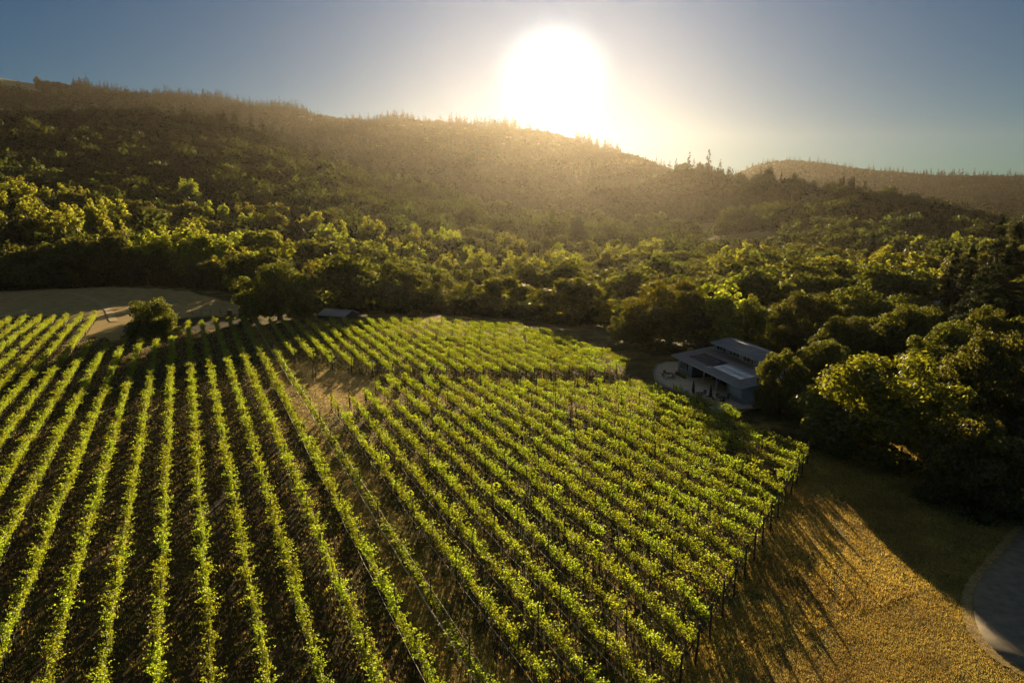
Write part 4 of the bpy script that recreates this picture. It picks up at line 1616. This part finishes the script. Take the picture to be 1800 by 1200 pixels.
def umbrella(px, py, label):
    x, y = on_plane(px, py)
    o = empty('patio_umbrella', (x, y, PZ), 0.3)
    tag(o, label, 'umbrella', 'closed patio umbrellas')
    MB().tube([(0, 0, 0), (0, 0, 0.08)], [0.32, 0.3], 12).build('base', M['furniture'], o)
    MB().tube([(0, 0, 0.08), (0, 0, 2.55)], 0.03, 8).build('pole', M['post'], o)
    c_ = MB()
    g = []
    rr = random.Random(px)
    for i in range(9):
        t = i / 8
        g.append((0.02 * math.sin(i * 2), 0.02 * math.cos(i * 3), 0.75 + 1.75 * t))
    c_.tube(g, [0.20, 0.24, 0.22, 0.19, 0.20, 0.17, 0.13, 0.09, 0.035], 9)
    c_.tube([(0, 0, 1.25), (0, 0, 1.32)], [0.225, 0.225], 9)
    c_.build('canopy', M['canvas'], o)


umbrella(1217.8, 700, 'closed navy patio umbrella, the one farther from the steps')
umbrella(1248.2, 708.3, 'closed navy patio umbrella, the one nearer the steps')

_t = MB()
_t.tube([(0, 0, 0.70), (0, 0, 0.75)], [0.72, 0.72], 18)
TABLE_TOP = _t.mesh('table_top', M['furniture'])
_t = MB()
_t.tube([(0, 0, 0.06), (0, 0, 0.70)], 0.05, 8)
for a in range(4):
    ca, sa = math.cos(a * 1.5708), math.sin(a * 1.5708)
    _t.tube([(0, 0, 0.12), (ca * 0.42, sa * 0.42, 0.0)], [0.03, 0.025], 5)
TABLE_LEG = _t.mesh('leg', M['furniture'])
_t = MB()
_t.box(-0.24, 0.24, -0.24, 0.24, 0.42, 0.47)
CHAIR_SEAT = _t.mesh('seat', M['furniture'])
_t = MB()
_t.add([(-0.24, -0.24, 0.47), (0.24, -0.24, 0.47), (0.24, -0.34, 0.92), (-0.24, -0.34, 0.92), (-0.24, -0.20, 0.47), (0.24, -0.20, 0.47), (0.24, -0.30, 0.92), (-0.24, -0.30, 0.92)],
       [(0, 1, 2, 3), (7, 6, 5, 4), (0, 4, 5, 1), (1, 5, 6, 2), (2, 6, 7, 3), (3, 7, 4, 0)])
CHAIR_BACK = _t.mesh('backrest', M['furniture'])
CHAIR_LEG = MB().tube([(0, 0, 0), (0, 0, 0.42)], 0.022, 5).mesh('leg', M['furniture'])
for px, py, word, n, rot in ((1175.5, 663.5, 'at the far rounded end of the patio', 4, 0.4), (1233, 699, 'by the farther umbrella', 4, 0.9), (1266, 706, 'near the porch', 4, 0.2)):
    x, y = on_plane(px, py, PZ)
    o = empty('patio_table', (x, y, PZ), rot)
    tag(o, f'round dark patio table {word}', 'table', 'patio tables')
    np_obj('table_top', TABLE_TOP, o)
    np_obj('leg', TABLE_LEG, o)
    for q in range(n):
        a = rot + q * 2 * math.pi / n + R.uniform(-.2, .2)
        c_ = empty('patio_chair', (x + math.cos(a) * 1.02, y + math.sin(a) * 1.02, PZ), a + math.pi / 2)
        side = ['drive', 'far', 'vineyard', 'near'][int(((a % (2 * math.pi)) + math.pi / 4) // (math.pi / 2)) % 4]
        tag(c_, f'dark chair, {side} side of the patio table {word}', 'chair', 'patio chairs')
        np_obj('seat', CHAIR_SEAT, c_)
        np_obj('backrest', CHAIR_BACK, c_)
        for lx in (-0.2, 0.2):
            for ly in (-0.2, 0.2):
                lg = np_obj('leg', CHAIR_LEG, c_)
                lg.location = (lx, ly, 0)

# pots and a bench by the porch
def planter(px, py, label, h, mat):
    x, y = on_plane(px, py, PZ)
    o = empty('planter', (x, y, PZ))
    tag(o, label, 'planter')
    MB().tube([(0, 0, 0), (0, 0, h)], [0.2, 0.28], 12).build('pot', mat, o)
    g = np.random.default_rng(int(px))
    d_ = sphere_dirs(160, g)
    v, f = quads(d_ * np.array([0.34, 0.34, 0.3]) * g.uniform(0.4, 1, (160, 1)) + np.array([0, 0, h + 0.2]), d_, np.full(160, 0.07), g)
    np_obj('leaves', np_mesh('leaves', v, [f], [M['bay_leaf']]), o)


planter(1281.5, 702, 'white planter beside the pale blinds of the near window', 0.55, M['trim'])
bx, by2 = on_plane(1200, 661.5, PZ)
bn = empty('planting_bed', (bx, by2, PZ), bang)
tag(bn, 'low dark planting along the far room of the building', 'plant')
g = np.random.default_rng(5)
c = np.stack([g.uniform(-2.0, 1.2, 420), g.uniform(-0.4, 0.1, 420), g.uniform(0.02, 0.5, 420)], 1)
v, f = quads(c, g.normal(size=(420, 3)), np.full(420, 0.09), g)
np_obj('leaves', np_mesh('leaves', v, [f], [M['bay_leaf']]), bn)
MB().box(-2.1, 1.3, -0.5, 0.15, -0.02, 0.06).build('soil', M['vine_wood'], bn)


# ------------------------------------------------------------------ other buildings and small things
def hut(name, px, r, w, dpt, wall_h, ridge, rz, wall_mat, roof_mat, label, cat, z=None):
    x, y = along(px, r)
    z = gz(x, y) if z is None else z
    o = empty(name, (x, y, z), rz)
    tag(o, label, cat)
    b = MB()
    b.box(-w / 2, w / 2, -dpt / 2, dpt / 2, -0.6, wall_h)
    b.add([(-w / 2, -dpt / 2, wall_h), (-w / 2, dpt / 2, wall_h), (-w / 2, 0, wall_h + ridge)], [(0, 2, 1)])
    b.add([(w / 2, -dpt / 2, wall_h), (w / 2, dpt / 2, wall_h), (w / 2, 0, wall_h + ridge)], [(0, 1, 2)])
    b.build('wall', wall_mat, o)
    rf = MB()
    e = 0.5
    zz = wall_h - ridge * e / (dpt / 2)
    rf.slab((-w / 2 - e, -dpt / 2 - e, zz + .13), (w / 2 + e, -dpt / 2 - e, zz + .13), (w / 2 + e, 0, wall_h + ridge + .13), (-w / 2 - e, 0, wall_h + ridge + .13), 0.12)
    rf.slab((-w / 2 - e, 0.002, wall_h + ridge + .13), (w / 2 + e, 0.002, wall_h + ridge + .13), (w / 2 + e, dpt / 2 + e, zz + .13), (-w / 2 - e, dpt / 2 + e, zz + .13), 0.12)
    rf.build('roof', roof_mat, o)
    d = MB().box(-0.6, 0.6, -dpt / 2 - 0.05, -dpt / 2 - 0.003, 0, min(2.1, wall_h - 0.2)).build('door', M['siding_dark'], o)
    return o


hut('shed', 585, 178, 7.2, 6.0, 1.9, 1.0, -0.35, M['siding_dark'], M['shed_roof'], 'low shed with a grey metal roof showing behind the far vine rows', 'shed', z=-2.1)
hut('far_house', 1655, 240, 10, 9, 3.4, 1.6, 0.5, M['cream'], M['pale_roof'], 'house with a pale roof among the trees beyond the cedar', 'house')
hut('hill_house', 165, 640, 24, 12, 4.5, 2.0, 0.1, M['cream'], M['pale_roof'], 'pale roofed building in a small clearing on the wooded hillside', 'house')

# wire fence along the back of the left block
fx0, fy0 = on_plane(338, 553)
fx1, fy1 = on_plane(470, 553)
fence = empty('wire_fence', (fx0, fy0, 0), math.atan2(fy1 - fy0, fx1 - fx0))
tag(fence, 'low wire fence with wooden posts at the back of the hedge-like vine rows', 'fence')
fl = math.hypot(fx1 - fx0, fy1 - fy0)
FP = MB().box(-0.06, 0.06, -0.06, 0.06, -0.3, 1.45).mesh('post', M['post'])
for i in range(9):
    t = i / 8
    o = np_obj('post', FP, fence)
    o.location = (fl * t, 0, gz(fx0 + (fx1 - fx0) * t, fy0 + (fy1 - fy0) * t))
wv = MB()
for zz in (0.5, 0.9, 1.3):
    wv.tube([(0, 0, zz), (fl, 0, zz)], 0.012, 4)
wv.build('wire', M['steel'], fence)
x, y = on_plane(404, 553)
bx_ = empty('utility_box', (x, y, gz(x, y)), 0.2)
tag(bx_, 'small dark box standing at the wire fence', 'box')
MB().box(-0.55, 0.55, -0.35, 0.35, 0, 1.1).build('cabinet', M['furniture'], bx_)
MB().box(-0.62, 0.62, -0.42, 0.42, 1.102, 1.18).build('lid', M['post'], bx_)

# metal stand in the bare strip
x, y = on_plane(553, 668)
gs = empty('metal_stand', (x, y, gz(x, y)), 0.4)
tag(gs, 'tall thin two-legged metal stand in the bare strip by the cross lane', 'stand')
for xx in (-0.22, 0.22):
    o = MB().tube([(xx, 0, -0.2), (xx, 0, 2.5)], 0.06, 6).build('leg', M['post'], gs)
MB().tube([(-0.3, 0, 2.45), (0.3, 0, 2.45)], 0.055, 6).build('top_bar', M['post'], gs)
MB().tube([(-0.22, 0, 0.3), (0.22, 0, 0.9)], 0.03, 5).build('brace', M['post'], gs)

# ------------------------------------------------------------------ haze
hz = MB().box(-4350, 4350, -4350, 4350, LOW_Z, TOP_Z)
m, nt, out = new_mat('haze')
pv = nt.nodes.new('ShaderNodeVolumePrincipled')
pv.inputs['Color'].default_value = (*HAZE_COLOR, 1)
pv.inputs['Density'].default_value = HAZE_DENSITY
pv.inputs['Anisotropy'].default_value = HAZE_G
nt.links.new(pv.outputs[0], out.inputs['Volume'])
tag(hz.build('haze', m), 'golden evening haze filling the valley', 'haze', kind='stuff')
